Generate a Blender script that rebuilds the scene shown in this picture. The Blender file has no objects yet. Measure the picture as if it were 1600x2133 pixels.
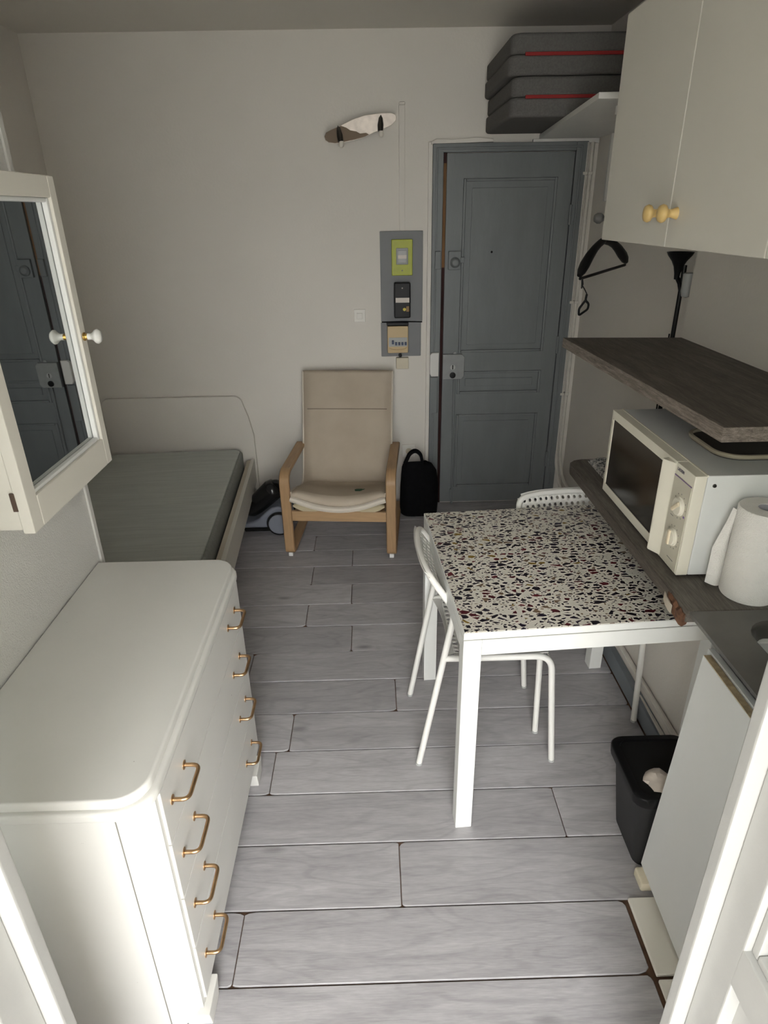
import bpy, bmesh, math, random
from mathutils import Vector, Matrix
random.seed(7)
PI = math.pi
S = bpy.context.scene
COL = S.collection

# ------------------------------------------------------------------ camera
CAM_H = 1.752
yaw, pit, rol, FPX = 0.01380135, 0.43986984, -0.01797153, 1329.1
f_ = Vector((math.sin(yaw)*math.cos(pit), math.cos(yaw)*math.cos(pit), -math.sin(pit)))
r_ = Vector((math.cos(yaw), -math.sin(yaw), 0)); u_ = r_.cross(f_)
r2 = r_*math.cos(rol) + u_*math.sin(rol); u2 = -r_*math.sin(rol) + u_*math.cos(rol)
cd = bpy.data.cameras.new('camera'); cam = bpy.data.objects.new('camera', cd); COL.objects.link(cam)
cam.matrix_world = Matrix(((r2.x, u2.x, -f_.x, 0), (r2.y, u2.y, -f_.y, 0), (r2.z, u2.z, -f_.z, CAM_H), (0, 0, 0, 1)))
cd.sensor_fit = 'HORIZONTAL'; cd.sensor_width = 36; cd.lens = FPX/1600*36; cd.clip_start = 0.02
S.camera = cam

# ------------------------------------------------------------------ light
W = bpy.data.worlds.new('sky'); S.world = W; W.use_nodes = True
bg = W.node_tree.nodes['Background']
# overcast sky: luminance rises from the horizon to the zenith as (1 + 2 sin(elevation)) / 3
wn = W.node_tree; geo = wn.nodes.new('ShaderNodeTexCoord'); sep = wn.nodes.new('ShaderNodeSeparateXYZ'); wn.links.new(geo.outputs['Generated'], sep.inputs[0])
mz = wn.nodes.new('ShaderNodeMath'); mz.operation = 'MAXIMUM'; mz.inputs[1].default_value = 0.; wn.links.new(sep.outputs[2], mz.inputs[0])
ma = wn.nodes.new('ShaderNodeMath'); ma.operation = 'MULTIPLY_ADD'; ma.inputs[1].default_value = 2/3; ma.inputs[2].default_value = 1/3; wn.links.new(mz.outputs[0], ma.inputs[0])
SKY = 25.
ms = wn.nodes.new('ShaderNodeMath'); ms.operation = 'MULTIPLY'; ms.inputs[1].default_value = SKY; wn.links.new(ma.outputs[0], ms.inputs[0]); wn.links.new(ms.outputs[0], bg.inputs[1])
bg.inputs[0].default_value = (1.0, 1.0, 0.985, 1)
S.view_settings.view_transform = 'Standard'; S.view_settings.look = 'None'
S.view_settings.exposure = 0.0; S.view_settings.gamma = 1.0
S.view_settings.use_curve_mapping = False

# ------------------------------------------------------------------ materials
def newmat(name):
    m = bpy.data.materials.new(name); m.use_nodes = True
    nt = m.node_tree; b = nt.nodes['Principled BSDF']
    return m, nt, b
def node(nt, t, **kw):
    n = nt.nodes.new(t)
    for k, v in kw.items():
        if k.startswith('i_'):
            n.inputs[int(k[2:]) if k[2:].isdigit() else k[2:].replace('_', ' ')].default_value = v
        else: setattr(n, k, v)
    return n
def rgb(h, g=2.2):
    if isinstance(h, str):
        v = [int(h[i:i+2], 16)/255 for i in (0, 2, 4)]
        return tuple(((c/12.92) if c <= .04045 else ((c+.055)/1.055)**2.4) for c in v) + (1,)
    return tuple(h) + (1,)
def ramp(nt, stops):
    n = nt.nodes.new('ShaderNodeValToRGB'); e = n.color_ramp.elements
    while len(e) < len(stops): e.new(.5)
    for q, (p, c) in zip(e, stops): q.position = p; q.color = c
    return n
MATS = {}
def mat(name, col, rough=.55, metal=0, var=.05, vscale=6., bump=0., bscale=120., stretch=(1, 1, 1), spec=.4):
    m, nt, b = newmat(name); c = rgb(col); L = nt.links
    tc = node(nt, 'ShaderNodeTexCoord'); mp = node(nt, 'ShaderNodeMapping'); mp.inputs[3].default_value = stretch
    L.new(tc.outputs['Object'], mp.inputs[0])
    no = node(nt, 'ShaderNodeTexNoise', i_Scale=vscale, i_Detail=5.); L.new(mp.outputs[0], no.inputs[0])
    lo = tuple(x*(1-var) for x in c[:3])+(1,); hi = tuple(min(1, x*(1+var)) for x in c[:3])+(1,)
    rp = ramp(nt, [(.3, lo), (.7, hi)]); L.new(no.outputs[0], rp.inputs[0]); L.new(rp.outputs[0], b.inputs['Base Color'])
    b.inputs['Roughness'].default_value = rough; b.inputs['Metallic'].default_value = metal
    b.inputs['Specular IOR Level'].default_value = spec
    if bump:
        n2 = node(nt, 'ShaderNodeTexNoise', i_Scale=bscale, i_Detail=3.); L.new(mp.outputs[0], n2.inputs[0])
        bp = node(nt, 'ShaderNodeBump', i_Strength=bump, i_Distance=.002); L.new(n2.outputs[0], bp.inputs['Height']); L.new(bp.outputs[0], b.inputs['Normal'])
    MATS[name] = m; return m

mat('wall_paint', (.80, .765, .705), .8, var=.02, vscale=2, bump=.35, bscale=90)
mat('wall_paper', (.76, .75, .72), .85, var=.03, vscale=3, bump=.9, bscale=260)
mat('ceiling_paint', (.74, .71, .645), .9, var=.03, vscale=1.5, bump=.2)
mat('door_paint', (.185, .20, .205), .45, var=.07, vscale=9, bump=.4, bscale=60, stretch=(1, 1, .3))
mat('white_paint', (.73, .722, .69), .4, var=.02, vscale=5, bump=.12, bscale=50)
mat('white_gloss', (.80, .81, .79), .3, var=.01)
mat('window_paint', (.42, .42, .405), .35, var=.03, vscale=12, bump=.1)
mat('cream_paint', (.74, .715, .645), .45, var=.02, bump=.15, bscale=70)
mat('pipe_paint', (.70, .67, .61), .4, var=.05, vscale=20)
mat('cabinet_white', (.66, .64, .575), .42, var=.02, vscale=3)
mat('panel_white', (.68, .69, .68), .5, var=.02, vscale=3)
mat('table_white', (.84, .85, .82), .4, var=.015)
mat('chair_white', (.82, .81, .77), .38, var=.02)
mat('microwave_cream', (.78, .75, .64), .42, var=.015)
mat('microwave_white', (.76, .775, .76), .4, var=.015)
mat('control_panel', (.60, .57, .47), .5, var=.02)
mat('dial_cream', (.80, .70, .52), .4, var=.02)
mat('dark_glass', (.012, .011, .01), .12, var=.05)
mat('black_plastic', (.006, .006, .0065), .4, var=.1, spec=.2)
mat('black_cloth', (.006, .006, .007), .95, var=.2, vscale=40, bump=.5, bscale=300, spec=.1)
mat('bin_plastic', (.017, .017, .018), .55, var=.1, vscale=20)
mat('hole_black', (.002, .002, .002), .9)
mat('dark_metal', (.09, .085, .08), .35, metal=1)
mat('bronze', (.55, .36, .20), .28, metal=1, var=.12, vscale=60)
mat('steel', (.16, .155, .145), .38, metal=.9, var=.1, vscale=12)
mat('copper_matte', (.15, .11, .075), .5, metal=.4, var=.05)
mat('brushed', (.62, .56, .50), .5, metal=1, var=.14, vscale=25)
mat('birch', (.43, .275, .145), .45, var=.10, vscale=9, stretch=(12, 1, 1))
mat('birch_front', (.44, .285, .15), .45, var=.10, vscale=9, stretch=(1, 12, 12))
mat('knob_wood', (.66, .47, .19), .4, var=.1, vscale=30)
mat('raw_wood', (.42, .30, .17), .8, var=.25, vscale=30, stretch=(1, .3, 1))
mat('chip_wood', (.115, .055, .03), .8, var=.45, vscale=60)
mat('chipboard', (.40, .32, .20), .9, var=.25, vscale=80)
mat('door_gap_wood', (.20, .10, .035), .7, var=.3, vscale=8, stretch=(4, 1, .3))
mat('underfloor', (.13, .075, .048), .9, var=.35, vscale=40)
mat('grey_fabric', (.150, .146, .140), .95, var=.12, vscale=150, bump=.5, bscale=500, spec=.1)
mat('red_zip', (.32, .02, .02), .6, var=.1)
mat('mattress_side', (.26, .27, .25), .9, var=.08, vscale=60, bump=.3, bscale=300)
mat('piping_cream', (.60, .54, .44), .8, var=.05)
mat('piping_light', (.68, .62, .53), .8, var=.05)
mat('seam_dark', (.22, .18, .14), .9)
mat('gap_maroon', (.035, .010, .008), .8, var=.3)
mat('pad_cream', (.52, .45, .30), .85, var=.05, bump=.3, bscale=200)
mat('elec_board', (.24, .245, .255), .6, var=.05)
mat('lime_plate', (.42, .46, .02), .4, var=.06, vscale=30)
mat('beige_plastic', (.62, .47, .26), .45, var=.04)
mat('ivory_plastic', (.66, .60, .46), .45, var=.04)
mat('blue_switch', (.02, .04, .10), .4)
mat('label_white', (.72, .66, .60), .5)
mat('yellow_dot', (.70, .55, .03), .4)
mat('amber', (.22, .12, .02), .4)
mat('switch_white', (.84, .82, .76), .4)
mat('bezel_grey', (.34, .35, .34), .45)
mat('lock_paint', (.29, .30, .30), .45, var=.08, vscale=30)
mat('porcelain', (.84, .84, .80), .15, var=.01)
mat('brass', (.50, .33, .10), .3, metal=1)
mat('bulb_white', (.78, .74, .66), .3)
mat('vac_grey', (.25, .27, .32), .4, var=.03)
mat('vac_black', (.012, .012, .012), .18, var=.2)
mat('baseboard_grey', (.21, .235, .255), .5, var=.08, vscale=10)
mat('paper_white', (.84, .82, .785), .95, var=.02, vscale=30, bump=1.0, bscale=330)
mat('paper_core', (.55, .55, .60), .9)
mat('red_print', (.45, .05, .05), .7)
mat('navy_print', (.02, .02, .06), .6)
mat('violet_print', (.16, .08, .28), .6)
mat('grey_print', (.22, .21, .19), .6)
mat('tissue', (.62, .55, .49), .9, var=.08, vscale=40)
mat('hinge_brown', (.13, .09, .07), .5, metal=.5)
mat('peg_grey', (.17, .17, .165), .5)
mat('shade_grey', (.46, .47, .46), .5)
mat('tray_dark', (.075, .07, .062), .35, var=.05)
mat('tray_rim', (.42, .38, .28), .4)
mat('court_ground', (.20, .20, .19), .9)

def m_mirror():
    m, nt, b = newmat('mirror'); b.inputs['Base Color'].default_value = (.62, .64, .63, 1)
    b.inputs['Metallic'].default_value = 1; b.inputs['Roughness'].default_value = .015
    MATS['mirror'] = m
m_mirror()
def m_glass():
    m, nt, b = newmat('pane_glass'); L = nt.links
    t = node(nt, 'ShaderNodeBsdfTransparent'); g = node(nt, 'ShaderNodeBsdfGlossy'); g.inputs['Roughness'].default_value = .02
    lw = node(nt, 'ShaderNodeLayerWeight'); lw.inputs[0].default_value = .5; pw = node(nt, 'ShaderNodeMath', operation='POWER', i_1=5.); L.new(lw.outputs['Facing'], pw.inputs[0])
    fr = node(nt, 'ShaderNodeMath', operation='MULTIPLY_ADD', i_1=.8, i_2=.04); L.new(pw.outputs[0], fr.inputs[0]); mx = node(nt, 'ShaderNodeMixShader')
    t.inputs[0].default_value = (.9, .93, .92, 1)
    L.new(fr.outputs[0], mx.inputs[0]); L.new(t.outputs[0], mx.inputs[1]); L.new(g.outputs[0], mx.inputs[2])
    L.new(mx.outputs[0], nt.nodes['Material Output'].inputs[0]); MATS['pane_glass'] = m
m_glass()

def m_dresser():
    m = mat('dresser_paint', (.73, .722, .69), .4, var=.02, vscale=5, bump=.12, bscale=50); nt = m.node_tree; L = nt.links; b = nt.nodes['Principled BSDF']
    tc = node(nt, 'ShaderNodeTexCoord'); mp = node(nt, 'ShaderNodeMapping'); mp.inputs[3].default_value = (1, 1, 1.6); L.new(tc.outputs['Object'], mp.inputs[0])
    n = node(nt, 'ShaderNodeTexNoise', i_Scale=38., i_Detail=4., i_Roughness=.6); L.new(mp.outputs[0], n.inputs[0])
    r = ramp(nt, [(.755, (0, 0, 0, 1)), (.775, (1, 1, 1, 1))]); L.new(n.outputs[0], r.inputs[0])
    src = b.inputs['Base Color'].links[0].from_socket; x = node(nt, 'ShaderNodeMixRGB'); x.inputs[2].default_value = (.16, .13, .11, 1)
    L.new(r.outputs[0], x.inputs[0]); L.new(src, x.inputs[1]); L.new(x.outputs[0], b.inputs['Base Color'])
m_dresser()
def m_plank():
    m, nt, b = newmat('plank_grey'); L = nt.links
    oi = node(nt, 'ShaderNodeObjectInfo'); tc = node(nt, 'ShaderNodeTexCoord')
    sc = node(nt, 'ShaderNodeVectorMath', operation='SCALE'); cx = node(nt, 'ShaderNodeCombineXYZ')
    mu = node(nt, 'ShaderNodeMath', operation='MULTIPLY', i_1=37.); L.new(oi.outputs['Random'], mu.inputs[0]); L.new(mu.outputs[0], cx.inputs[0]); L.new(mu.outputs[0], cx.inputs[2])
    ad = node(nt, 'ShaderNodeVectorMath', operation='ADD'); L.new(tc.outputs['Object'], ad.inputs[0]); L.new(cx.outputs[0], ad.inputs[1])
    mp = node(nt, 'ShaderNodeMapping'); mp.inputs[3].default_value = (1.6, 9, 1); L.new(ad.outputs[0], mp.inputs[0])
    n1 = node(nt, 'ShaderNodeTexNoise', i_Scale=2.2, i_Detail=7., i_Roughness=.62, i_Distortion=.5); L.new(mp.outputs[0], n1.inputs[0])
    # cathedral grain: contour lines of a smooth stretched field
    mp2 = node(nt, 'ShaderNodeMapping'); mp2.inputs[3].default_value = (.9, 5, 1); L.new(ad.outputs[0], mp2.inputs[0])
    n2 = node(nt, 'ShaderNodeTexNoise', i_Scale=1.3, i_Detail=2., i_Distortion=.25); L.new(mp2.outputs[0], n2.inputs[0])
    m3 = node(nt, 'ShaderNodeMath', operation='MULTIPLY', i_1=95.); L.new(n2.outputs[0], m3.inputs[0])
    sn = node(nt, 'ShaderNodeMath', operation='SINE'); L.new(m3.outputs[0], sn.inputs[0])
    mp3 = node(nt, 'ShaderNodeMapping'); mp3.inputs[3].default_value = (14, 120, 1); L.new(ad.outputs[0], mp3.inputs[0])
    n3 = node(nt, 'ShaderNodeTexNoise', i_Scale=2., i_Detail=4.); L.new(mp3.outputs[0], n3.inputs[0])
    # knots
    mp4 = node(nt, 'ShaderNodeMapping'); mp4.inputs[3].default_value = (1.7, 4.6, 1); L.new(ad.outputs[0], mp4.inputs[0])
    vo = node(nt, 'ShaderNodeTexVoronoi', i_Scale=1.5); L.new(mp4.outputs[0], vo.inputs[0])
    kr = ramp(nt, [(0., (.42, .42, .42, 1)), (.05, (.62, .62, .62, 1)), (.13, (1, 1, 1, 1))]); L.new(vo.outputs['Distance'], kr.inputs[0])
    r1 = ramp(nt, [(.25, (.355, .343, .355, 1)), (.5, (.44, .428, .442, 1)), (.75, (.525, .512, .525, 1))]); L.new(n1.outputs[0], r1.inputs[0])
    g = ramp(nt, [(0., (.90, .90, .90, 1)), (.30, (1, 1, 1, 1)), (1., (1.0, 1.0, 1.0, 1))])
    mr = node(nt, 'ShaderNodeMapRange', i_1=-1., i_2=1.); L.new(sn.outputs[0], mr.inputs[0]); L.new(mr.outputs[0], g.inputs[0])
    g3 = ramp(nt, [(.3, (.90, .90, .90, 1)), (.7, (1.06, 1.06, 1.06, 1))]); L.new(n3.outputs[0], g3.inputs[0])
    a = r1.outputs[0]
    for q in (g, g3, kr):
        x = node(nt, 'ShaderNodeMixRGB', blend_type='MULTIPLY'); x.inputs[0].default_value = 1
        L.new(a, x.inputs[1]); L.new(q.outputs[0], x.inputs[2]); a = x.outputs[0]
    hv = node(nt, 'ShaderNodeHueSaturation'); mr2 = node(nt, 'ShaderNodeMapRange', i_3=.90, i_4=1.10)
    L.new(oi.outputs['Random'], mr2.inputs[0]); L.new(mr2.outputs[0], hv.inputs['Value']); L.new(a, hv.inputs['Color'])
    L.new(hv.outputs[0], b.inputs['Base Color']); b.inputs['Roughness'].default_value = .48; b.inputs['Specular IOR Level'].default_value = .35
    bp = node(nt, 'ShaderNodeBump', i_Strength=.2, i_Distance=.0015); L.new(n3.outputs[0], bp.inputs['Height']); L.new(bp.outputs[0], b.inputs['Normal'])
    MATS['plank_grey'] = m
m_plank()

def m_darkwood(name, c0, c1, c2, ax=(8, .7, 8)):
    m, nt, b = newmat(name); L = nt.links
    tc = node(nt, 'ShaderNodeTexCoord'); mp = node(nt, 'ShaderNodeMapping'); mp.inputs[3].default_value = ax; L.new(tc.outputs['Object'], mp.inputs[0])
    n1 = node(nt, 'ShaderNodeTexNoise', i_Scale=5., i_Detail=8., i_Roughness=.65, i_Distortion=.8); L.new(mp.outputs[0], n1.inputs[0])
    r = ramp(nt, [(.28, rgb(c0)), (.5, rgb(c1)), (.74, rgb(c2))]); L.new(n1.outputs[0], r.inputs[0])
    mp2 = node(nt, 'ShaderNodeMapping'); mp2.inputs[3].default_value = tuple(v*10 for v in ax); L.new(tc.outputs['Object'], mp2.inputs[0])
    n2 = node(nt, 'ShaderNodeTexNoise', i_Scale=4., i_Detail=3.); L.new(mp2.outputs[0], n2.inputs[0])
    r2_ = ramp(nt, [(.35, (.75, .75, .75, 1)), (.65, (1.15, 1.15, 1.15, 1))]); L.new(n2.outputs[0], r2_.inputs[0])
    x = node(nt, 'ShaderNodeMixRGB', blend_type='MULTIPLY'); x.inputs[0].default_value = 1; L.new(r.outputs[0], x.inputs[1]); L.new(r2_.outputs[0], x.inputs[2])
    L.new(x.outputs[0], b.inputs['Base Color']); b.inputs['Roughness'].default_value = .55; b.inputs['Specular IOR Level'].default_value = .3
    MATS[name] = m
m_darkwood('shelf_wood', (.060, .050, .042), (.105, .090, .076), (.165, .145, .125))
m_darkwood('shelf_edge', (.085, .070, .058), (.20, .170, .145), (.36, .32, .28), (10, 2.2, 30))
m_darkwood('top_wood', (.075, .066, .056), (.125, .112, .096), (.185, .168, .148))
m_darkwood('top_edge', (.06, .050, .042), (.10, .085, .072), (.15, .13, .11), (10, 1.5, 20))

def m_terrazzo():
    m, nt, b = newmat('terrazzo'); L = nt.links
    tc = node(nt, 'ShaderNodeTexCoord'); base = rgb((.80, .77, .69)); prev = None
    dn = node(nt, 'ShaderNodeTexNoise', i_Scale=30., i_Detail=2.); L.new(tc.outputs['Object'], dn.inputs[0])
    for i, (sx, sy, t0, t1, keep, pal) in enumerate([
        (88, 118, .14, .42, .35, [(0., (.03, .022, .03, 1)), (.7, (.10, .07, .06, 1)), (.85, (.28, .2, .12, 1))]),
        (40, 65, .10, .37, .26, [(0., (.014, .010, .020, 1)), (.55, (.020, .014, .035, 1)), (.68, (.10, .012, .02, 1)), (.80, (.16, .02, .03, 1)), (.86, (.30, .19, .03, 1)), (.92, (.22, .15, .10, 1))])]):
        mp = node(nt, 'ShaderNodeMapping'); mp.inputs[3].default_value = (sx, sy, 1); mp.inputs[2].default_value = (0, 0, .25*i-.1)
        mx0 = node(nt, 'ShaderNodeMixRGB'); mx0.inputs[0].default_value = .012; L.new(tc.outputs['Object'], mx0.inputs[1]); L.new(dn.outputs['Color'], mx0.inputs[2])
        L.new(mx0.outputs[0], mp.inputs[0])
        ve = node(nt, 'ShaderNodeTexVoronoi', voronoi_dimensions='2D', feature='DISTANCE_TO_EDGE', i_Scale=1.); vf = node(nt, 'ShaderNodeTexVoronoi', voronoi_dimensions='2D', i_Scale=1.)
        L.new(mp.outputs[0], ve.inputs[0]); L.new(mp.outputs[0], vf.inputs[0])
        sp = node(nt, 'ShaderNodeSeparateColor'); L.new(vf.outputs['Color'], sp.inputs[0])
        th = node(nt, 'ShaderNodeMapRange', i_3=t0, i_4=t1); L.new(sp.outputs[0], th.inputs[0])
        gt = node(nt, 'ShaderNodeMath', operation='GREATER_THAN'); L.new(ve.outputs['Distance'], gt.inputs[0]); L.new(th.outputs[0], gt.inputs[1])
        kp = node(nt, 'ShaderNodeMath', operation='GREATER_THAN', i_1=keep); L.new(sp.outputs[2], kp.inputs[0])
        mk = node(nt, 'ShaderNodeMath', operation='MULTIPLY'); L.new(gt.outputs[0], mk.inputs[0]); L.new(kp.outputs[0], mk.inputs[1])
        pr = ramp(nt, pal); pr.color_ramp.interpolation = 'CONSTANT'; L.new(sp.outputs[1], pr.inputs[0])
        mx = node(nt, 'ShaderNodeMixRGB'); L.new(mk.outputs[0], mx.inputs[0])
        if prev is None: mx.inputs[1].default_value = base
        else: L.new(prev, mx.inputs[1])
        L.new(pr.outputs[0], mx.inputs[2]); prev = mx.outputs[0]
    L.new(prev, b.inputs['Base Color']); b.inputs['Roughness'].default_value = .38
    MATS['terrazzo'] = m
m_terrazzo()

def m_seat():
    m, nt, b = newmat('cushion_cream'); L = nt.links
    tc = node(nt, 'ShaderNodeTexCoord')
    n1 = node(nt, 'ShaderNodeTexNoise', i_Scale=5., i_Detail=4.); L.new(tc.outputs['Object'], n1.inputs[0])
    r = ramp(nt, [(.3, (.47, .40, .315, 1)), (.7, (.55, .475, .38, 1))]); L.new(n1.outputs[0], r.inputs[0])
    # green paint stain on the seat
    mp = node(nt, 'ShaderNodeMapping'); mp.inputs[1].default_value = (-.10, .20, 0); mp.vector_type = 'POINT'; L.new(tc.outputs['Object'], mp.inputs[0])
    mp2 = node(nt, 'ShaderNodeMapping'); mp2.inputs[3].default_value = (24, 24, 0); L.new(mp.outputs[0], mp2.inputs[0])
    n2 = node(nt, 'ShaderNodeTexNoise', i_Scale=38., i_Detail=3.); L.new(tc.outputs['Object'], n2.inputs[0])
    ln = node(nt, 'ShaderNodeVectorMath', operation='LENGTH'); L.new(mp2.outputs[0], ln.inputs[0])
    ad = node(nt, 'ShaderNodeMath', operation='ADD'); L.new(ln.outputs['Value'], ad.inputs[0]); L.new(n2.outputs[0], ad.inputs[1])
    lt = node(nt, 'ShaderNodeMath', operation='LESS_THAN', i_1=1.15); L.new(ad.outputs[0], lt.inputs[0])
    mx = node(nt, 'ShaderNodeMixRGB'); mx.inputs[2].default_value = (.055, .13, .085, 1); L.new(lt.outputs[0], mx.inputs[0]); L.new(r.outputs[0], mx.inputs[1])
    L.new(mx.outputs[0], b.inputs['Base Color']); b.inputs['Roughness'].default_value = .9; b.inputs['Specular IOR Level'].default_value = .15
    n3 = node(nt, 'ShaderNodeTexNoise', i_Scale=420.); L.new(tc.outputs['Object'], n3.inputs[0])
    bp = node(nt, 'ShaderNodeBump', i_Strength=.4, i_Distance=.001); L.new(n3.outputs[0], bp.inputs['Height']); L.new(bp.outputs[0], b.inputs['Normal'])
    MATS['cushion_cream'] = m
m_seat()

def m_mattress():
    m, nt, b = newmat('mattress_top'); L = nt.links
    tc = node(nt, 'ShaderNodeTexCoord'); mp = node(nt, 'ShaderNodeMapping'); mp.inputs[3].default_value = (2, 30, 1); L.new(tc.outputs['Object'], mp.inputs[0])
    n1 = node(nt, 'ShaderNodeTexNoise', i_Scale=2., i_Detail=3.); L.new(mp.outputs[0], n1.inputs[0])
    r = ramp(nt, [(.3, (.52, .545, .515, 1)), (.7, (.60, .625, .59, 1))]); L.new(n1.outputs[0], r.inputs[0]); L.new(r.outputs[0], b.inputs['Base Color'])
    b.inputs['Roughness'].default_value = .85; b.inputs['Specular IOR Level'].default_value = .2
    bp = node(nt, 'ShaderNodeBump', i_Strength=.6, i_Distance=.004); L.new(n1.outputs[0], bp.inputs['Height']); L.new(bp.outputs[0], b.inputs['Normal'])
    MATS['mattress_top'] = m
m_mattress()
def m_pattern():
    m, nt, b = newmat('cloth_pattern'); L = nt.links
    tc = node(nt, 'ShaderNodeTexCoord'); v = node(nt, 'ShaderNodeTexNoise', i_Scale=75., i_Detail=3., i_Distortion=2.); L.new(tc.outputs['Object'], v.inputs[0])
    r = ramp(nt, [(.42, (.03, .035, .04, 1)), (.5, (.30, .30, .29, 1)), (.58, (.55, .54, .50, 1))]); L.new(v.outputs[0], r.inputs[0]); L.new(r.outputs[0], b.inputs['Base Color'])
    b.inputs['Roughness'].default_value = .9; MATS['cloth_pattern'] = m
m_pattern()

# ------------------------------------------------------------------ mesh helpers
class M:
    def __init__(self): self.bm = bmesh.new()
    def add(self, tmp):
        me = bpy.data.meshes.new('t'); tmp.to_mesh(me); tmp.free(); self.bm.from_mesh(me); bpy.data.meshes.remove(me); return self
    def box(self, x0, x1, y0, y1, z0, z1, bev=0., seg=2):
        t = bmesh.new(); bmesh.ops.create_cube(t, size=1)
        for v in t.verts: v.co = Vector((x0+(v.co.x+.5)*(x1-x0), y0+(v.co.y+.5)*(y1-y0), z0+(v.co.z+.5)*(z1-z0)))
        if bev: bmesh.ops.bevel(t, geom=t.edges[:], offset=bev, segments=seg, affect='EDGES', profile=.5)
        return self.add(t)
    def prism(self, poly, axis, a0, a1, bev=0., seg=2):
        # poly in the two remaining axes (x->(y,z), y->(x,z), z->(x,y))
        t = bmesh.new()
        def P(p, a): return {'x': (a, p[0], p[1]), 'y': (p[0], a, p[1]), 'z': (p[0], p[1], a)}[axis]
        A = [t.verts.new(P(p, a0)) for p in poly]; B = [t.verts.new(P(p, a1)) for p in poly]; n = len(poly)
        t.faces.new(A); t.faces.new(B[::-1])
        for i in range(n): t.faces.new((A[i], B[i], B[(i+1) % n], A[(i+1) % n]))
        bmesh.ops.recalc_face_normals(t, faces=t.faces[:])
        if bev:
            ca = set(A); cb = set(B)
            es = [e for e in t.edges if (e.verts[0] in ca) == (e.verts[1] in ca)]
            bmesh.ops.bevel(t, geom=es, offset=bev, segments=seg, affect='EDGES', profile=.5)
        return self.add(t)
    def tube(self, pts, r, n=10, closed=False):
        t = bmesh.new(); P = [Vector(p) for p in pts]; k = len(P); rings = []
        T = []
        for i in range(k):
            a = P[(i-1) % k] if (i or closed) else P[0]; c = P[(i+1) % k] if (i < k-1 or closed) else P[-1]
            T.append((c-a).normalized())
        nrm = T[0].orthogonal().normalized()
        for i in range(k):
            if i: nrm = (T[i-1].rotation_difference(T[i])) @ nrm
            nrm = (nrm - T[i]*nrm.dot(T[i])).normalized(); bn = T[i].cross(nrm)
            rr = r[i] if isinstance(r, (list, tuple)) else r
            rings.append([t.verts.new(P[i]+(nrm*math.cos(2*PI*j/n)+bn*math.sin(2*PI*j/n))*rr) for j in range(n)])
        for i in range(k if closed else k-1):
            A, B = rings[i], rings[(i+1) % k]
            for j in range(n): t.faces.new((A[j], A[(j+1) % n], B[(j+1) % n], B[j]))
        if not closed: t.faces.new(rings[0][::-1]); t.faces.new(rings[-1])
        bmesh.ops.recalc_face_normals(t, faces=t.faces[:])
        return self.add(t)
    def lathe(self, prof, c=(0, 0, 0), axis='z', n=24, sx=1., sy=1.):
        t = bmesh.new(); rings = []
        def P(r, h, a):
            u, v = r*math.cos(a)*sx, r*math.sin(a)*sy
            q = {'z': (u, v, h), 'x': (h, u, v), 'y': (u, h, v)}[axis]; return Vector(c)+Vector(q)
        for r, h in prof:
            rings.append([t.verts.new(P(max(r, 1e-5), h, 2*PI*j/n)) for j in range(n)])
        for A, B in zip(rings, rings[1:]):
            for j in range(n): t.faces.new((A[j], A[(j+1) % n], B[(j+1) % n], B[j]))
        if prof[0][0] > 1e-4: t.faces.new(rings[0][::-1])
        if prof[-1][0] > 1e-4: t.faces.new(rings[-1])
        bmesh.ops.remove_doubles(t, verts=t.verts[:], dist=1e-5)
        bmesh.ops.recalc_face_normals(t, faces=t.faces[:])
        return self.add(t)
    def loft(self, rings, cap=True):
        t = bmesh.new(); R = [[t.verts.new(p) for p in r] for r in rings]; n = len(R[0])
        for A, B in zip(R, R[1:]):
            for j in range(n): t.faces.new((A[j], A[(j+1) % n], B[(j+1) % n], B[j]))
        if cap: t.faces.new(R[0][::-1]); t.faces.new(R[-1])
        bmesh.ops.recalc_face_normals(t, faces=t.faces[:])
        return self.add(t)
    def xf(self, mtx): self.bm.transform(mtx); return self

ROOT = {}
def obj(name, m, mt, parent=None, local=False, smooth=True, ang=35):
    if parent is not None and not local: m.bm.transform(ROOT[parent].inverted())
    me = bpy.data.meshes.new(name); m.bm.to_mesh(me); m.bm.free()
    me.materials.append(MATS[mt])
    if smooth:
        me.polygons.foreach_set('use_smooth', [True]*len(me.polygons)); me.set_sharp_from_angle(angle=math.radians(ang))
    o = bpy.data.objects.new(name, me); COL.objects.link(o)
    if smooth:
        wnm = o.modifiers.new('weighted_normals', 'WEIGHTED_NORMAL'); wnm.keep_sharp = True; wnm.weight = 80
    if parent is not None: o.parent = parent; ROOT[o] = ROOT[parent]
    else: ROOT[o] = Matrix.Identity(4)
    return o
def thing(name, label, cat, loc=(0, 0, 0), rz=0., group=None):
    o = bpy.data.objects.new(name, None); COL.objects.link(o); o.empty_display_size = .05
    o.location = loc; o.rotation_euler = (0, 0, rz); o['label'] = label; o['category'] = cat
    if group: o['group'] = group
    ROOT[o] = Matrix.Translation(loc) @ Matrix.Rotation(rz, 4, 'Z'); return o
def tag(o, label, cat, group=None):
    o['label'] = label; o['category'] = cat
    if group: o['group'] = group
    return o
def struct(name, m, mt, parent=None, **k):
    o = obj(name, m, mt, parent, **k)
    if parent is None: o['kind'] = 'structure'
    return o
def sroot(name, loc=(0, 0, 0)):
    o = bpy.data.objects.new(name, None); COL.objects.link(o); o.location = loc; o['kind'] = 'structure'; o.empty_display_size = .05
    ROOT[o] = Matrix.Translation(loc); return o
def copy_tree(o, parent=None):
    c = o.copy(); COL.objects.link(c); c.parent = parent
    for ch in o.children: copy_tree(ch, c)
    return c
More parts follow.
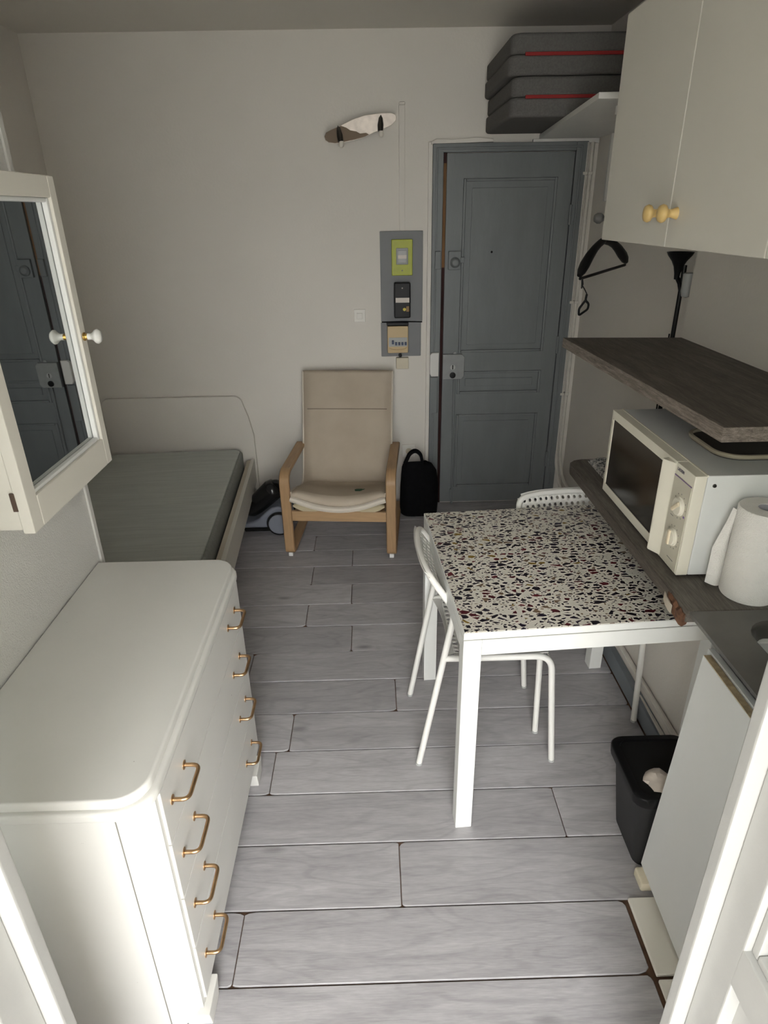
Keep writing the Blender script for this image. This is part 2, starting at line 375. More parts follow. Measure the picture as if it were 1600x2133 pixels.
def fillet(pts, r, n=6):
    P = [Vector(p) for p in pts]; out = [P[0]]
    for a, b, c in zip(P, P[1:], P[2:]):
        d1, d2 = (a-b), (c-b); l = min(r, d1.length*.49, d2.length*.49)
        p0 = b+d1.normalized()*l; p1 = b+d2.normalized()*l
        for i in range(n+1):
            t = i/n; out.append(p0*(1-t)**2+b*2*t*(1-t)+p1*t*t)
    out.append(P[-1]); return out
def rrect(x0, x1, y0, y1, r, n=6, corners='1111'):
    out = []
    for i, (cx, cy, a) in enumerate(((x0+r, y0+r, PI), (x1-r, y0+r, 1.5*PI), (x1-r, y1-r, 0), (x0+r, y1-r, .5*PI))):
        if corners[i] == '1':
            for k in range(n+1): out.append((cx+r*math.cos(a+k*PI/2/n), cy+r*math.sin(a+k*PI/2/n)))
        else: out.append(((x0, y0), (x1, y0), (x1, y1), (x0, y1))[i])
    return out
def text(name, body, size, mtx, mt, parent=None, depth=.0003):
    cu = bpy.data.curves.new(name, 'FONT'); cu.body = body; cu.size = size; cu.extrude = depth; cu.align_x = 'LEFT'; cu.resolution_u = 3
    t = bpy.data.objects.new('tmp', cu); COL.objects.link(t); dg = bpy.context.evaluated_depsgraph_get()
    me = bpy.data.meshes.new_from_object(t.evaluated_get(dg)); bpy.data.objects.remove(t); bpy.data.curves.remove(cu)
    m = M(); m.bm.from_mesh(me); bpy.data.meshes.remove(me); m.bm.transform(mtx)
    return obj(name, m, mt, parent, smooth=False)

# ------------------------------------------------------------------ shell
YF, XR, XRN, XL, XA, ZC = 3.86, 1.225, 1.18, -.855, -1.70, 2.57
floor = sroot('floor')
obj('subfloor', M().box(XA-.02, XR+.02, -1.05, YF+.02, -.06, -.007), 'underfloor', floor)
rows = [-.21, -.02, .187, .377, .567, .757, .947, 1.139, 1.342, 1.53, 1.719, 1.91, 2.098, 2.29, 2.485, 2.668, 2.853, 3.042, 3.225, 3.411, 3.60, 3.79, 3.86]
joint = {5: [.9], 6: [-.39], 7: [.046], 8: [.565], 9: [-.379], 10: [-.334, .93], 11: [.062], 12: [-.55, .72], 13: [-.124], 14: [-.344, .9], 15: [-.133], 16: [-.346, .9], 17: [-.137], 18: [-.36, .6], 19: [.3], 20: [-.2], 21: [.1]}
def nicked(x0, x1, y0, y1):
    # plank outline with worn, slightly rounded and chipped corners
    out = []
    for (cx, cy, sx, sy) in ((x0, y0, 1, 1), (x1, y0, -1, 1), (x1, y1, -1, -1), (x0, y1, 1, -1)):
        a = random.choice([.006, .010, .018, .030]); b = random.choice([.004, .008, .014])
        p = (cx+sx*a, cy); q = (cx, cy+sy*b); mid = (cx+sx*a*.35, cy+sy*b*.35)
        out += [q, mid, p] if (sx > 0) == (sy > 0) else [p, mid, q]
    return out
for i in range(len(rows)-1):
    y0, y1 = rows[i], rows[i+1]
    xl = XL+.012 if y1 < 1.6 else XA+.006
    xr = .668 if y1 < 1.2 else (.966 if y1 < 2.3 else XR-.004)
    js = [x for x in joint.get(i, [random.uniform(-.3, .4)]) if xl+.05 < x < xr-.05]
    xs = sorted(js+[js[0]-1.26]) if js and js[0]-1.26 > xl+.05 else js
    ed = [xl]+xs+[xr]
    for a, b in zip(ed, ed[1:]):
        m = M().prism(nicked(a+.0013, b-.0013, y0+.0020, y1-.0020), 'z', -.007, random.uniform(-.0008, .0008), bev=.0016, seg=1)
        obj('plank', m, 'plank_grey', floor)
struct('ceiling', M().box(XA-.1, XR+.1, -1.05, YF+.1, ZC, ZC+.1), 'ceiling_paint')
struct('wall_far', M().box(XA-.1, XR+.1, YF, YF+.1, -.05, ZC), 'wall_paint')
struct('wall_left', M().box(XA-.1, XL, -1.05, 1.752, -.05, ZC), 'wall_paper')
struct('wall_alcove', M().box(XA-.1, XA, 1.752, YF, -.05, ZC), 'wall_paint')
struct('wall_right', M().box(XR, XR+.1, -1.05, YF, -.05, ZC), 'wall_paint')
struct('wall_kitchen', M().box(XRN, XR, -1.05, 2.462, 0, ZC, .004), 'wall_paint')
struct('wall_ledge', M().box(.996, XRN, 1.215, 2.30, 0, .845, .003), 'wall_paint')
struct('trim_1', M().box(XL, XL+.007, 1.735, 1.755, 0, ZC, .002), 'white_paint')
struct('baseboard_right', M().box(.968, .996, 1.215, 2.30, 0, .078, .004), 'baseboard_grey')
struct('trim_2', M().prism([(.335, 2.078), (.36, 2.092), (.45, 2.088), (.58, 2.096), (.66, 2.088), (.66, 2.074), (.335, 2.068)], 'y', 3.835, YF+.01, .003), 'wall_paint')
struct('trim_3', M().box(.322, .345, 3.845, YF+.005, 0, 2.08, .004), 'wall_paint')
# window wall behind the viewpoint with a tall open French window
wx0, wx1, wz0, wz1 = -.478, .482, .10, 2.34
m = M().box(XA-.1, wx0, -1.05, -.10, -.05, ZC).box(wx1, XR+.1, -1.05, -.10, -.05, ZC).box(wx0, wx1, -1.05, -.10, -.05, wz0).box(wx0, wx1, -1.05, -.10, wz1, ZC)  # unseen reveal stretched extra deep to even out near and far daylight
struct('wall_window', m, 'wall_paint')
def leaf(name, s, xw, y1):
    # French window leaf standing open along the y axis; s = +1 right leaf (room side faces -x)
    r = sroot(name, (xw, -.09, 0)); y0 = -.095; z0, z1 = .115, 2.33; t = .045
    def B(mm, a, b, *q): return mm.box(min(xw+s*a, xw+s*b), max(xw+s*a, xw+s*b), *q)
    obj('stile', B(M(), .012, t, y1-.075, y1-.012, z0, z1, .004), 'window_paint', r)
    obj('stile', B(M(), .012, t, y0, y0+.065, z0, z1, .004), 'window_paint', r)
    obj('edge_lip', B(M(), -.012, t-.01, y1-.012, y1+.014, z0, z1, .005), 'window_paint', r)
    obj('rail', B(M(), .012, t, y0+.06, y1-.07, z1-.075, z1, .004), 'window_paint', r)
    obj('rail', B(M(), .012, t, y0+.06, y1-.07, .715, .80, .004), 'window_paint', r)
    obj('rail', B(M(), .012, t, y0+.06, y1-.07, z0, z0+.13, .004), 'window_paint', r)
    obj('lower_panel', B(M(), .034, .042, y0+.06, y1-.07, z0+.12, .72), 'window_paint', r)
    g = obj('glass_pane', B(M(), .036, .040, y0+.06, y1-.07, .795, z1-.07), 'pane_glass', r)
    m2 = M()
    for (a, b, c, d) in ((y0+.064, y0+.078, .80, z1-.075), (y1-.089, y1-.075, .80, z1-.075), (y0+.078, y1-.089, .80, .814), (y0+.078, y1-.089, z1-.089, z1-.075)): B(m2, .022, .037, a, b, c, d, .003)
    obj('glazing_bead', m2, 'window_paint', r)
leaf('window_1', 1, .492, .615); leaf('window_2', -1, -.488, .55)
struct('ground_outside', M().box(-40, 40, -60, -1.3, -9.1, -9), 'court_ground')

# ------------------------------------------------------------------ entrance door
d = sroot('door_1', (.76, 3.83, 0))
fr = obj('door_frame', M().box(.345, .402, 3.828, YF, 0, 2.07, .004).box(1.102, 1.165, 3.828, YF, 0, 2.07, .004).box(.392, 1.102, 3.828, YF, 2.028, 2.07, .004), 'door_paint', d)
obj('frame_bead', M().box(.362, .372, 3.822, 3.83, 0, 2.05, .003).box(1.125, 1.135, 3.822, 3.83, 0, 2.05, .003).box(.362, 1.135, 3.822, 3.83, 2.042, 2.052, .003), 'door_paint', d)
obj('door_gap', M().box(.390, .424, 3.852, 3.858, 1.46, 1.98), 'door_gap_wood', d)
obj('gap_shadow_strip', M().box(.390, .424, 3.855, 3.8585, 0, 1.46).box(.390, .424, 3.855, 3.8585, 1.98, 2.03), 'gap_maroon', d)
lf = obj('door_leaf', M().box(.420, 1.098, 3.845, 3.858, .012, 2.024), 'door_paint', d)
y0, y1 = 3.834, 3.846
for (a, b, c, e) in ((.420, .512, .012, 2.024), (1.018, 1.098, .012, 2.024)): obj('stile', M().box(a, b, y0, y1, c, e, .002), 'door_paint', d)
for (c, e) in ((1.905, 2.024), (.872, .985), (.605, .735), (.012, .118)): obj('rail', M().box(.510, 1.02, y0, y1, c, e, .002), 'door_paint', d)
for (c, e) in ((.985, 1.905), (.735, .872), (.118, .605)):
    p = obj('door_panel', M().box(.56, .97, 3.839, 3.846, c+.045, e-.045, .003), 'door_paint', d)
    m = M()
    for q in ((.512, .527, c, e), (1.003, 1.018, c, e), (.527, 1.003, c, c+.014), (.527, 1.003, e-.014, e)): m.box(q[0], q[1], 3.829, 3.846, q[2], q[3], .005)
    obj('moulding', m, 'door_paint', d)
lt = obj('door_bolt', M().box(.438, .508, 3.812, 3.835, 1.45, 1.547, .004), 'door_paint', d)
obj('bolt_knob', M().lathe([(.028, 0), (.028, -.01), (.02, -.02), (.012, -.024)], (.475, 3.812, 1.488), 'y', 20), 'door_paint', lt)
obj('bolt_tab', M().box(.508, .53, 3.82, 3.835, 1.485, 1.515, .003), 'door_paint', lt)
obj('bolt_keeper', M().box(.362, .396, 3.808, 3.83, 1.455, 1.548, .005), 'door_paint', d)
lk = obj('door_lock', M().prism([(.418, .832), (.532, .832), (.548, .85), (.548, .962), (.532, .98), (.418, .98)], 'y', 3.806, 3.835, .004), 'lock_paint', d)
obj('keyhole', M().lathe([(.016, 0), (.016, -.002)], (.478, 3.806, .905), 'y', 18), 'shade_grey', lk)
obj('key_slot', M().box(.4755, .4815, 3.8025, 3.8045, .892, .918, .001), 'hole_black', lk)
obj('cylinder_lock', M().lathe([(.018, 0), (.018, -.004), (.008, -.006)], (.479, 3.806, .857), 'y', 20), 'black_plastic', lk)
obj('lock_lug', M().lathe([(.009, 0), (.009, -.004)], (.49, 3.822, .985), 'y', 12), 'lock_paint', lk)
obj('strike_plate', M().prism([(.342, .868), (.352, .852), (.394, .852), (.394, .992), (.354, .992), (.342, .98)], 'y', 3.802, 3.83, .004), 'white_paint', d)
obj('lower_keeper', M().box(.343, .392, 3.812, 3.83, .62, .845, .006), 'door_paint', d)
obj('espagnolette_rod', M().tube([(.492, 3.826, .832), (.496, 3.826, .4), (.498, 3.826, .006)], .008, 10), 'door_paint', d)
obj('rod_guide', M().box(.484, .512, 3.822, 3.836, .085, .105, .003), 'door_paint', d)
obj('peephole', M().lathe([(.006, 0), (.006, -.003)], (.682, 3.840, 1.538), 'y', 12), 'hole_black', d)
for z in (.30, 1.02, 1.72): obj('hinge', M().tube([(1.1, 3.828, z-.05), (1.1, 3.828, z+.05)], .008, 10), 'door_paint', d)

# ------------------------------------------------------------------ pipes
def pipe(dx, zlow, label, r=.0105):
    xv = 1.172+dx; p = [(xv, 3.838, 2.065), (xv, 3.838, .30), (1.195, 3.80, zlow+.02), (1.195, 3.70, zlow), (1.195, 2.36, zlow), (.984, 2.31, zlow-.04), (.984, 1.23, zlow-.02)]
    if dx > 0: p[2] = (1.20, 3.78, zlow+.02); p[3] = (1.20, 3.68, zlow)
    t = thing('heating_pipe', label, 'pipe', (xv, 3.838, 0), group=None)
    obj('pipe_run', M().tube(fillet(p, .09, 6), r, 10), 'pipe_paint', t)
    for z in (.72, 1.26, 1.92): obj('pipe_clip', M().box(xv-.013, xv+.013, 3.826, 3.86, z-.008, z+.008, .003), 'pipe_paint', t)
    return t
pipe(-.012, .10, 'thin white painted pipe hugging the door frame, running down to the low corner')
pipe(.016, .17, 'thin white painted pipe just right of its twin, above it along the skirting')

# ------------------------------------------------------------------ bed
bed = thing('bed', 'single bed base with pale side rail and headboard in the left alcove', 'bed', (-.757, 3.80, 0), .062)
obj('side_rail', M().box(-.022, 0, -2.0, -.005, .205, .358, .003), 'cabinet_white', bed, local=True)
obj('side_rail', M().box(-.90, -.878, -2.0, -.005, .205, .358, .003), 'cabinet_white', bed, local=True)
obj('end_rail', M().box(-.878, -.022, -2.0, -1.978, .205, .358, .003), 'cabinet_white', bed, local=True)
obj('slat_base', M().box(-.878, -.022, -1.978, -.01, .22, .248), 'raw_wood', bed, local=True)
obj('rail_lip', M().box(-.047, -.022, -1.98, -.01, .30, .352, .003), 'piping_cream', bed, local=True)
for (a, b) in ((-.09, -.12), (-.87, -.12), (-.09, -1.95), (-.87, -1.95)): obj('leg', M().box(a, a+.05, b, b+.05, 0, .206, .003), 'cabinet_white', bed, local=True)
hb = rrect(-1.66, -1.05, -.10, .75, .07, 6, '0011')
hb = [(-1.66, .02), (-.752, .02), (-.752, .50), (-.775, .62)] + [(-.80-.055+.055*math.cos(a*PI/12), .695+.055*math.sin(a*PI/12)) for a in range(0, 7)] + [(-1.66+.05-.05*math.sin(a*PI/12), .70+.05*math.cos(a*PI/12)) for a in range(0, 7)]
obj('headboard', M().prism(hb, 'y', 3.828, 3.855, .005), 'wall_paint', bed)
obj('keyhole_slot', M().box(0, .002, -1.27, -1.264, .26, .30), 'hole_black', bed, local=True)
mt = thing('mattress', 'grey-green foam mattress lying bare on the alcove bed', 'mattress', (-.757, 3.80, .25), .062)
mt_m = M().prism(rrect(-.872, -.062, -1.965, -.012, .05), 'z', .25-.25, .425-.25, .014, 3)
obj('core', mt_m, 'mattress_side', mt, local=True)
obj('top_cover', M().prism(rrect(-.866, -.078, -1.958, -.02, .045), 'z', .172, .181, .008, 3), 'mattress_top', mt, local=True)

# ------------------------------------------------------------------ armchair
ac = thing('armchair', 'cream cushioned bentwood armchair against the far wall beside the bed', 'armchair', (-.175, 3.46, 0), -.085)
def ribbon(path, x0, x1, t):
    P = [Vector((0, p[0], p[1])) for p in path]; rings = []
    for i, p in enumerate(P):
        a = P[max(i-1, 0)]; b = P[min(i+1, len(P)-1)]; d_ = (b-a).normalized(); n = Vector((0, -d_.z, d_.y))*t*.5
        e = .004
        rings.append([(x0, *(p+n*.6)[1:]), (x0+e, *(p+n)[1:]), (x1-e, *(p+n)[1:]), (x1, *(p+n*.6)[1:]), (x1, *(p-n*.6)[1:]), (x1-e, *(p-n)[1:]), (x0+e, *(p-n)[1:]), (x0, *(p-n*.6)[1:])])
    return M().loft(rings)
for s in (-1, 1):
    pth = fillet([(0, .19, .495), (0, -.28, .500), (0, -.325, .465), (0, -.318, .035), (0, -.28, .026), (0, .36, .03)], .06, 6)
    fx = obj('bentwood_side', ribbon([(p[1], p[2]) for p in pth], s*.285-.0275, s*.285+.0275, .024), 'birch', ac, local=True, ang=50)
    obj('floor_glide', M().box(s*.285-.012, s*.285+.012, -.318, -.295, 0, .022, .002), 'white_gloss', fx, local=True)
    obj('floor_glide', M().box(s*.285-.012, s*.285+.012, .32, .345, 0, .022, .002), 'white_gloss', fx, local=True)
obj('front_rail', M().box(-.26, .26, -.322, -.300, .222, .282, .004), 'birch_front', ac, local=True)
obj('rear_rail', M().box(-.26, .26, .10, .122, .20, .25, .004), 'birch_front', ac, local=True)
for s in (-1, 1):
    pth = fillet([(0, -.315, .27), (0, .05, .215), (0, .13, .30), (0, .335, .88)], .08, 6)
    obj('back_frame', ribbon([(p[1], p[2]) for p in pth], s*.235-.014, s*.235+.014, .02), 'birch', ac, local=True, ang=50)
def cushion(path, w0, w1, th, sag, nx=18):
    P = [Vector((0, p[1], p[2])) for p in path]; k = len(P); top = []; bot = []
    for i, p in enumerate(P):
        a = P[max(i-1, 0)]; b = P[min(i+1, k-1)]; d_ = (b-a).normalized(); n = Vector((0, -d_.z, d_.y))
        f = i/(k-1); w = w0+(w1-w0)*f; rt, rb = [], []
        endt = min(1, min(i, k-1-i)/2.+.35)
        for j in range(nx+1):
            u = -1+2*j/nx; x = u*w; tt = th*.5*max(.0, (1-abs(u)**7))**.5*endt + .003
            sg = sag(f)*(1-u*u)
            q = Vector((x, p.y, p.z))-Vector((0, 0, 1))*sg*(1 if f < .5 else 0) - n*sg*(0 if f < .5 else 1)
            rt.append(q+n*tt); rb.append(q-n*tt)
        top.append(rt); bot.append(rb)
    return M().loft([t+b[::-1] for t, b in zip(top, bot)]), top, bot
cp = [(0, -.335, .375), (0, -.31, .385), (0, -.20, .362), (0, -.02, .300), (0, .055, .288), (0, .10, .35), (0, .17, .52), (0, .255, .75), (0, .305, .885), (0, .315, .905)]
cp = fillet(cp, .06, 4)
cm, ctop, cbot = cushion(cp, .256, .268, .062, lambda f: .070*(1-f/.45) if f < .45 else 0)
cu = obj('cushion', cm, 'cushion_cream', ac, local=True, ang=60)
for j in (0, -1): obj('piping', M().tube([(t[j]+b[j])*.5+Vector((0, -.004, .008)) for t, b in zip(ctop, cbot)][2:-1], .0055, 6), 'piping_light', cu, local=True)
obj('front_piping', M().tube([t+Vector((0, -.004, -.014)) for t in ctop[0]], .017, 8), 'piping_light', cu, local=True)
k_ = min(range(len(cp)), key=lambda i: abs(cp[i][2]-.705)+(0 if cp[i][1] > .1 else 9))
obj('headrest_seam', M().tube([ctop[k_][j]+Vector((0, .0, 0)) for j in range(1, 18)], .0025, 6), 'seam_dark', cu, local=True)
pm, _, _ = cushion(fillet([(0, -.32, .312), (0, -.30, .312), (0, -.05, .262), (0, .03, .25)], .05, 4), .25, .24, .042, lambda f: .055*(1-f/.6) if f < .6 else 0)
obj('seat_pad', pm, 'pad_cream', ac, local=True, ang=60)

# ------------------------------------------------------------------ bag, vacuum, socket
bag = thing('tote_bag', 'black fabric bag with short handles on the floor beside the door', 'bag', (.272, 3.70, 0))
rings = []
for z, w, dpt, cx in ((0, .112, .055, 0), (.015, .126, .07, 0), (.10, .130, .075, .002), (.20, .128, .065, .004), (.28, .118, .05, .0), (.325, .10, .03, -.012), (.345, .075, .014, -.028)):
    rings.append([(.272+cx+.93*w*(abs(math.cos(a))**.55)*math.copysign(1, math.cos(a)), 3.70+dpt*(abs(math.sin(a))**.7)*math.copysign(1, math.sin(a)), z+.012*math.cos(a*1.3)*(z > .25)) for a in [2*PI*i/28 for i in range(28)]])
obj('bag_body', M().loft(rings), 'black_cloth', bag, ang=70)
for dy in (-.014, .014):
    obj('handle', M().tube(fillet([(.185, 3.70+dy, .335), (.215, 3.70+dy, .405), (.25, 3.70+dy, .425), (.283, 3.70+dy, .40), (.30, 3.70+dy, .32)], .04, 5), .0095, 8), 'black_cloth', bag)
vc = thing('vacuum_cleaner', 'grey and black canister vacuum cleaner tucked between bed and armchair', 'vacuum cleaner', (-.65, 3.52, 0))
prof = [(-.80, .045), (-.79, .075), (-.74, .088), (-.70, .105), (-.66, .145), (-.62, .175), (-.58, .182), (-.545, .17), (-.515, .13), (-.505, .06), (-.52, .045)]
obj('shell', M().prism(prof, 'y', 3.44, 3.62, .014, 3), 'vac_grey', vc)
obj('chassis', M().prism([(-.79, .02), (-.80, .047), (-.508, .047), (-.512, .02)], 'y', 3.445, 3.615, .005), 'vac_black', vc)
for yy, s in ((3.438, -1), (3.622, 1)):
    w = obj('wheel', M().lathe([(.074, 0), (.076, s*.010), (.072, s*.020)], (-.578, yy, .078), 'y', 32), 'vac_black', vc)
    obj('hub_cap', M().lathe([(.064, s*.019), (.060, s*.024), (.0, s*.027)], (-.578, yy, .078), 'y', 32), 'vac_grey', w)
ax = Vector((.20, 0, .18)).normalized(); dc = M()
c0 = Vector((-.775, 3.52, .115)); pts = [c0+ax*t for t in (0, .02, .06, .12, .18, .22, .25, .262)]
dc.tube(pts, [.03, .046, .056, .062, .064, .066, .055, .03], 24)
dcb = obj('dust_canister', dc, 'vac_black', vc, ang=60)
obj('carry_handle', M().tube(fillet([(-.66, 3.52, .235), (-.63, 3.52, .305), (-.57, 3.52, .31), (-.535, 3.52, .25), (-.53, 3.52, .16)], .05, 6), .017, 10), 'vac_black', vc)
hz = []
for i in range(120):
    t = i/119; a = -.6+3.9*t; hz.append((-.615+.07*math.cos(a), 3.60+.05*t, .19+.075*math.sin(a)*(1-.3*t)))
obj('hose', M().tube(hz, [.020 if i % 2 else .0165 for i in range(120)], 10), 'vac_black', vc, ang=80)
so = thing('wall_socket', 'white wall socket low on the far wall behind the black bag', 'socket', (.22, YF, .37))
obj('socket_plate', M().box(.175, .262, 3.845, YF, .325, .41, .006), 'switch_white', so)
obj('socket_well', M().lathe([(.02, 0), (.02, .004)], (.218, 3.8435, .367), 'y', 20), 'ivory_plastic', so)

# ------------------------------------------------------------------ things on the far wall
ep = thing('electrical_panel', 'grey wall board carrying the lime cover, black breaker and beige fuse box', 'electrical panel', (.175, YF, .97))
obj('back_board', M().box(.057, .297, 3.846, YF, 1.17, 1.654, .003), 'elec_board', ep)
obj('back_board', M().box(.055, .290, 3.848, YF, .968, 1.164, .003), 'elec_board', ep)
obj('black_cable', M().tube([(.06, 3.843, 1.168), (.18, 3.842, 1.170), (.296, 3.843, 1.166)], .0035, 8), 'black_plastic', ep)
lp = obj('lime_cover', M().box(.121, .238, 3.825, 3.847, 1.424, 1.612, .004), 'lime_plate', ep)
obj('window_bezel', M().box(.146, .213, 3.820, 3.826, 1.482, 1.568, .004), 'bezel_grey', lp)
obj('meter_window', M().box(.156, .203, 3.817, 3.821, 1.492, 1.556, .002), 'shade_grey', lp)
obj('meter_display', M().box(.156, .203, 3.8155, 3.8175, 1.513, 1.532), 'label_white', lp)
obj('screw', M().lathe([(.004, 0), (.003, -.002)], (.18, 3.825, 1.45), 'y', 10), 'dark_metal', lp)
bk = obj('black_breaker', M().box(.132, .225, 3.79, 3.847, 1.196, 1.389, .008), 'black_plastic', ep)
obj('breaker_label', M().box(.140, .218, 3.788, 3.7905, 1.282, 1.308), 'label_white', bk)
obj('reset_button', M().lathe([(.009, 0), (.009, -.006)], (.190, 3.79, 1.245), 'y', 16), 'yellow_dot', bk)
obj('amber_tab', M().box(.200, .217, 3.787, 3.791, 1.232, 1.262, .002), 'amber', bk)
obj('breaker_screw', M().lathe([(.004, 0), (.003, -.002)], (.178, 3.79, 1.36), 'y', 10), 'label_white', bk)
fb = obj('fuse_box', M().box(.091, .212, 3.79, 3.85, .998, 1.152, .006), 'beige_plastic', ep)
obj('switch_strip', M().box(.098, .206, 3.787, 3.791, 1.036, 1.088, .002), 'shade_grey', fb)
for i in range(5): obj('breaker_switch', M().box(.116+.0185*i, .128+.0185*i, 3.778, 3.788, 1.045+(.006 if i == 0 else 0), 1.062+(.012 if i == 0 else 0), .002), 'blue_switch', fb)
obj('box_arch', M().tube(fillet([(.10, 3.79, 1.03), (.12, 3.789, 1.018), (.185, 3.789, 1.018), (.204, 3.79, 1.03)], .02, 4), .003, 6), 'beige_plastic', fb)
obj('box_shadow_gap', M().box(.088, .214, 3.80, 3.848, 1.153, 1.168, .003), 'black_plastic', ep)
obj('junction_box', M().box(.142, .216, 3.83, YF, .895, .962, .004), 'ivory_plastic', ep)
obj('cable_clip', M().lathe([(.010, 0), (.010, -.02), (.004, -.022)], (.166, 3.84, .978), 'y', 14), 'black_plastic', ep)
cd_ = thing('cable_trunking', 'slim wall coloured trunking rising from the grey electrical board', 'conduit', (.182, YF, 1.655))
obj('trunking', M().box(.166, .197, 3.838, YF, 1.655, 2.246, .002), 'wall_paint', cd_)
obj('trunking_end', M().box(.168, .200, 3.848, YF, 2.246, 2.262, .006), 'wall_paint', cd_)
sw = thing('light_switch', 'small square white light switch on the far wall above the armchair', 'switch', (-.067, YF, 1.205))
obj('switch_plate', M().box(-.101, -.034, 3.850, YF, 1.170, 1.241, .003), 'switch_white', sw)
obj('rocker', M().box(-.085, -.052, 3.845, 3.851, 1.188, 1.222, .002), 'switch_white', sw)
sc = thing('wall_lamp', 'tilted metal surfboard wall lamp with two small bulbs on far wall', 'lamp', (-.03, YF, 2.14))
ol = [(-.218, 2.105), (-.214, 2.088), (-.197, 2.077), (-.165, 2.073), (-.13, 2.076), (-.061, 2.088), (-.01, 2.101), (.038, 2.120), (.085, 2.135), (.124, 2.150), (.146, 2.168), (.151, 2.184), (.143, 2.197), (.125, 2.203), (.07, 2.203), (-.009, 2.195), (-.07, 2.178), (-.132, 2.153), (-.18, 2.135), (-.21, 2.122)]
bd = obj('lamp_plate', M().prism(ol, 'y', 3.776, 3.781, .0015), 'brushed', sc)
ov = [(-.217, 2.105), (-.213, 2.089), (-.197, 2.0785), (-.165, 2.0745), (-.13, 2.0775), (-.061, 2.0895), (-.01, 2.1015), (.01, 2.1105), (-.005, 2.118), (-.035, 2.115), (-.055, 2.125), (-.085, 2.130), (-.105, 2.142), (-.132, 2.1505), (-.18, 2.1335), (-.209, 2.1215)]
obj('matte_overlay', M().prism(ov, 'y', 3.7735, 3.776), 'copper_matte', bd)
obj('wall_mount', M().box(-.07, .02, 3.78, YF, 2.12, 2.17, .004), 'dark_metal', sc)
for (x, z, lean) in ((-.135, 2.075, -.012), (.068, 2.118, .004)):
    b_ = obj('bulb_socket', M().tube([(x+lean, 3.768, z+.075), (x+lean*.7, 3.752, z+.06), (x+lean*.3, 3.742, z+.03), (x, 3.737, z+.002)], [.002, .010, .015, .013], 14), 'dark_metal', sc, ang=60)
    obj('bulb', M().lathe([(.011, .004), (.014, -.008), (.011, -.02), (.003, -.026)], (x+.004, 3.737, z), 'z', 16), 'bulb_white', b_)

# ------------------------------------------------------------------ high shelf over the door, mattresses, hanging things
hs = thing('high_shelf', 'white board shelf high on the right wall over the door', 'shelf', (1.0, 3.2, 2.085))
obj('shelf_board', M().prism([(.905, 3.855), (.785, 2.53), (1.22, 2.52), (1.22, 3.855)], 'z', 2.085, 2.105, .002), 'white_paint', hs)
obj('cleat', M().box(.87, 1.22, 3.835, 3.858, 2.062, 2.084, .002), 'white_paint', hs)
obj('cleat', M().box(.90, 1.22, 2.66, 2.69, 2.055, 2.084, .002), 'white_paint', hs)
obj('wall_bracket', M().box(1.196, 1.222, 3.585, 3.61, 1.78, 2.084, .006), 'white_paint', hs)
for i, (z, lab) in enumerate(((2.107, 'lower grey folded guest mattress with red zip on the high shelf'), (2.257, 'upper grey folded guest mattress with red zip, top of the high stack'))):
    fm = thing('folding_mattress', lab, 'mattress', (.90, 3.5, z), group='folded mattresses over the door')
    for k in range(2):
        zz = z+k*.0745; dx = .012*(1-i)+.006*k
        obj('foam_panel', M().prism([(x, yy) for x, yy in rrect(.598+dx, 1.19, 3.17, 3.835, .045, 5)], 'z', zz, zz+.0735, .014, 4), 'grey_fabric', fm)
    obj('zipper', M().box(.66+.012*(1-i), 1.15, 3.1645, 3.172, z+.067, z+.080, .002), 'red_zip', fm)
pg = thing('coat_peg', 'grey round-ended coat peg on the right wall behind the wall cabinet', 'hook', (1.22, 2.90, 1.715))
obj('peg_arm', M().tube([(1.223, 2.90, 1.70), (1.05, 2.90, 1.705), (.965, 2.90, 1.712)], .009, 10), 'peg_grey', pg)
obj('peg_knob', M().lathe([(.0, -.022), (.014, -.018), (.021, -.006), (.021, .006), (.012, .018), (0, .02)], (.955, 2.90, 1.713), 'x', 18), 'peg_grey', pg)
obj('wall_rose', M().lathe([(.03, 0), (.028, -.01), (.012, -.014)], (1.224, 2.90, 1.70), 'x', 18), 'peg_grey', pg)
hg = thing('coat_hanger', 'black plastic coat hanger hanging beside the door below the wall cabinet', 'hanger', (.985, 2.89, 1.48), group=None)
A, Lp, Rp = Vector((.985, 2.895, 1.628)), Vector((.853, 2.752, 1.502)), Vector((1.150, 3.048, 1.530))
obj('shoulder', M().tube([A+(Rp-A)*t+Vector((0, 0, .022*math.sin(PI*t))) for t in (0, .1, .25, .4, .6, .8, .92, 1)], [.014, .015, .015, .016, .019, .021, .018, .010], 10), 'black_plastic', hg, ang=60)
obj('shoulder', M().tube([A+(Lp-A)*t+Vector((0, 0, .022*math.sin(PI*t))) for t in (0, .1, .25, .4, .6, .8, .92, 1)], [.014, .015, .015, .016, .019, .021, .018, .010], 10), 'black_plastic', hg, ang=60)
obj('trouser_bar', M().tube([Lp+Vector((.006, .006, -.012)), Rp+Vector((-.006, -.006, -.012))], .006, 8), 'black_plastic', hg)
obj('hook', M().tube(fillet([A, A+Vector((0, 0, .05)), (.985, 2.90, 1.70), (.985, 2.915, 1.722), (.985, 2.90, 1.732), (.985, 2.88, 1.722)], .02, 4), .003, 6), 'dark_metal', hg)
obj('strap_notch', M().tube([Lp+Vector((.02, .02, -.012)), Lp+Vector((.024, .022, -.035)), Lp+Vector((.022, .022, -.052))], [.004, .005, .003], 8), 'black_plastic', hg)
h2 = thing('strap_loop', 'small black loop hanging below the coat hanger by the pipes', 'strap', (.87, 2.75, 1.34))
obj('loop', M().tube(fillet([(.893, 2.752, 1.43), (.889, 2.75, 1.405), (.905, 2.75, 1.392), (.903, 2.75, 1.37), (.868, 2.75, 1.345), (.866, 2.75, 1.372), (.889, 2.75, 1.405)], .008, 3), .0048, 8), 'black_plastic', h2, ang=60)
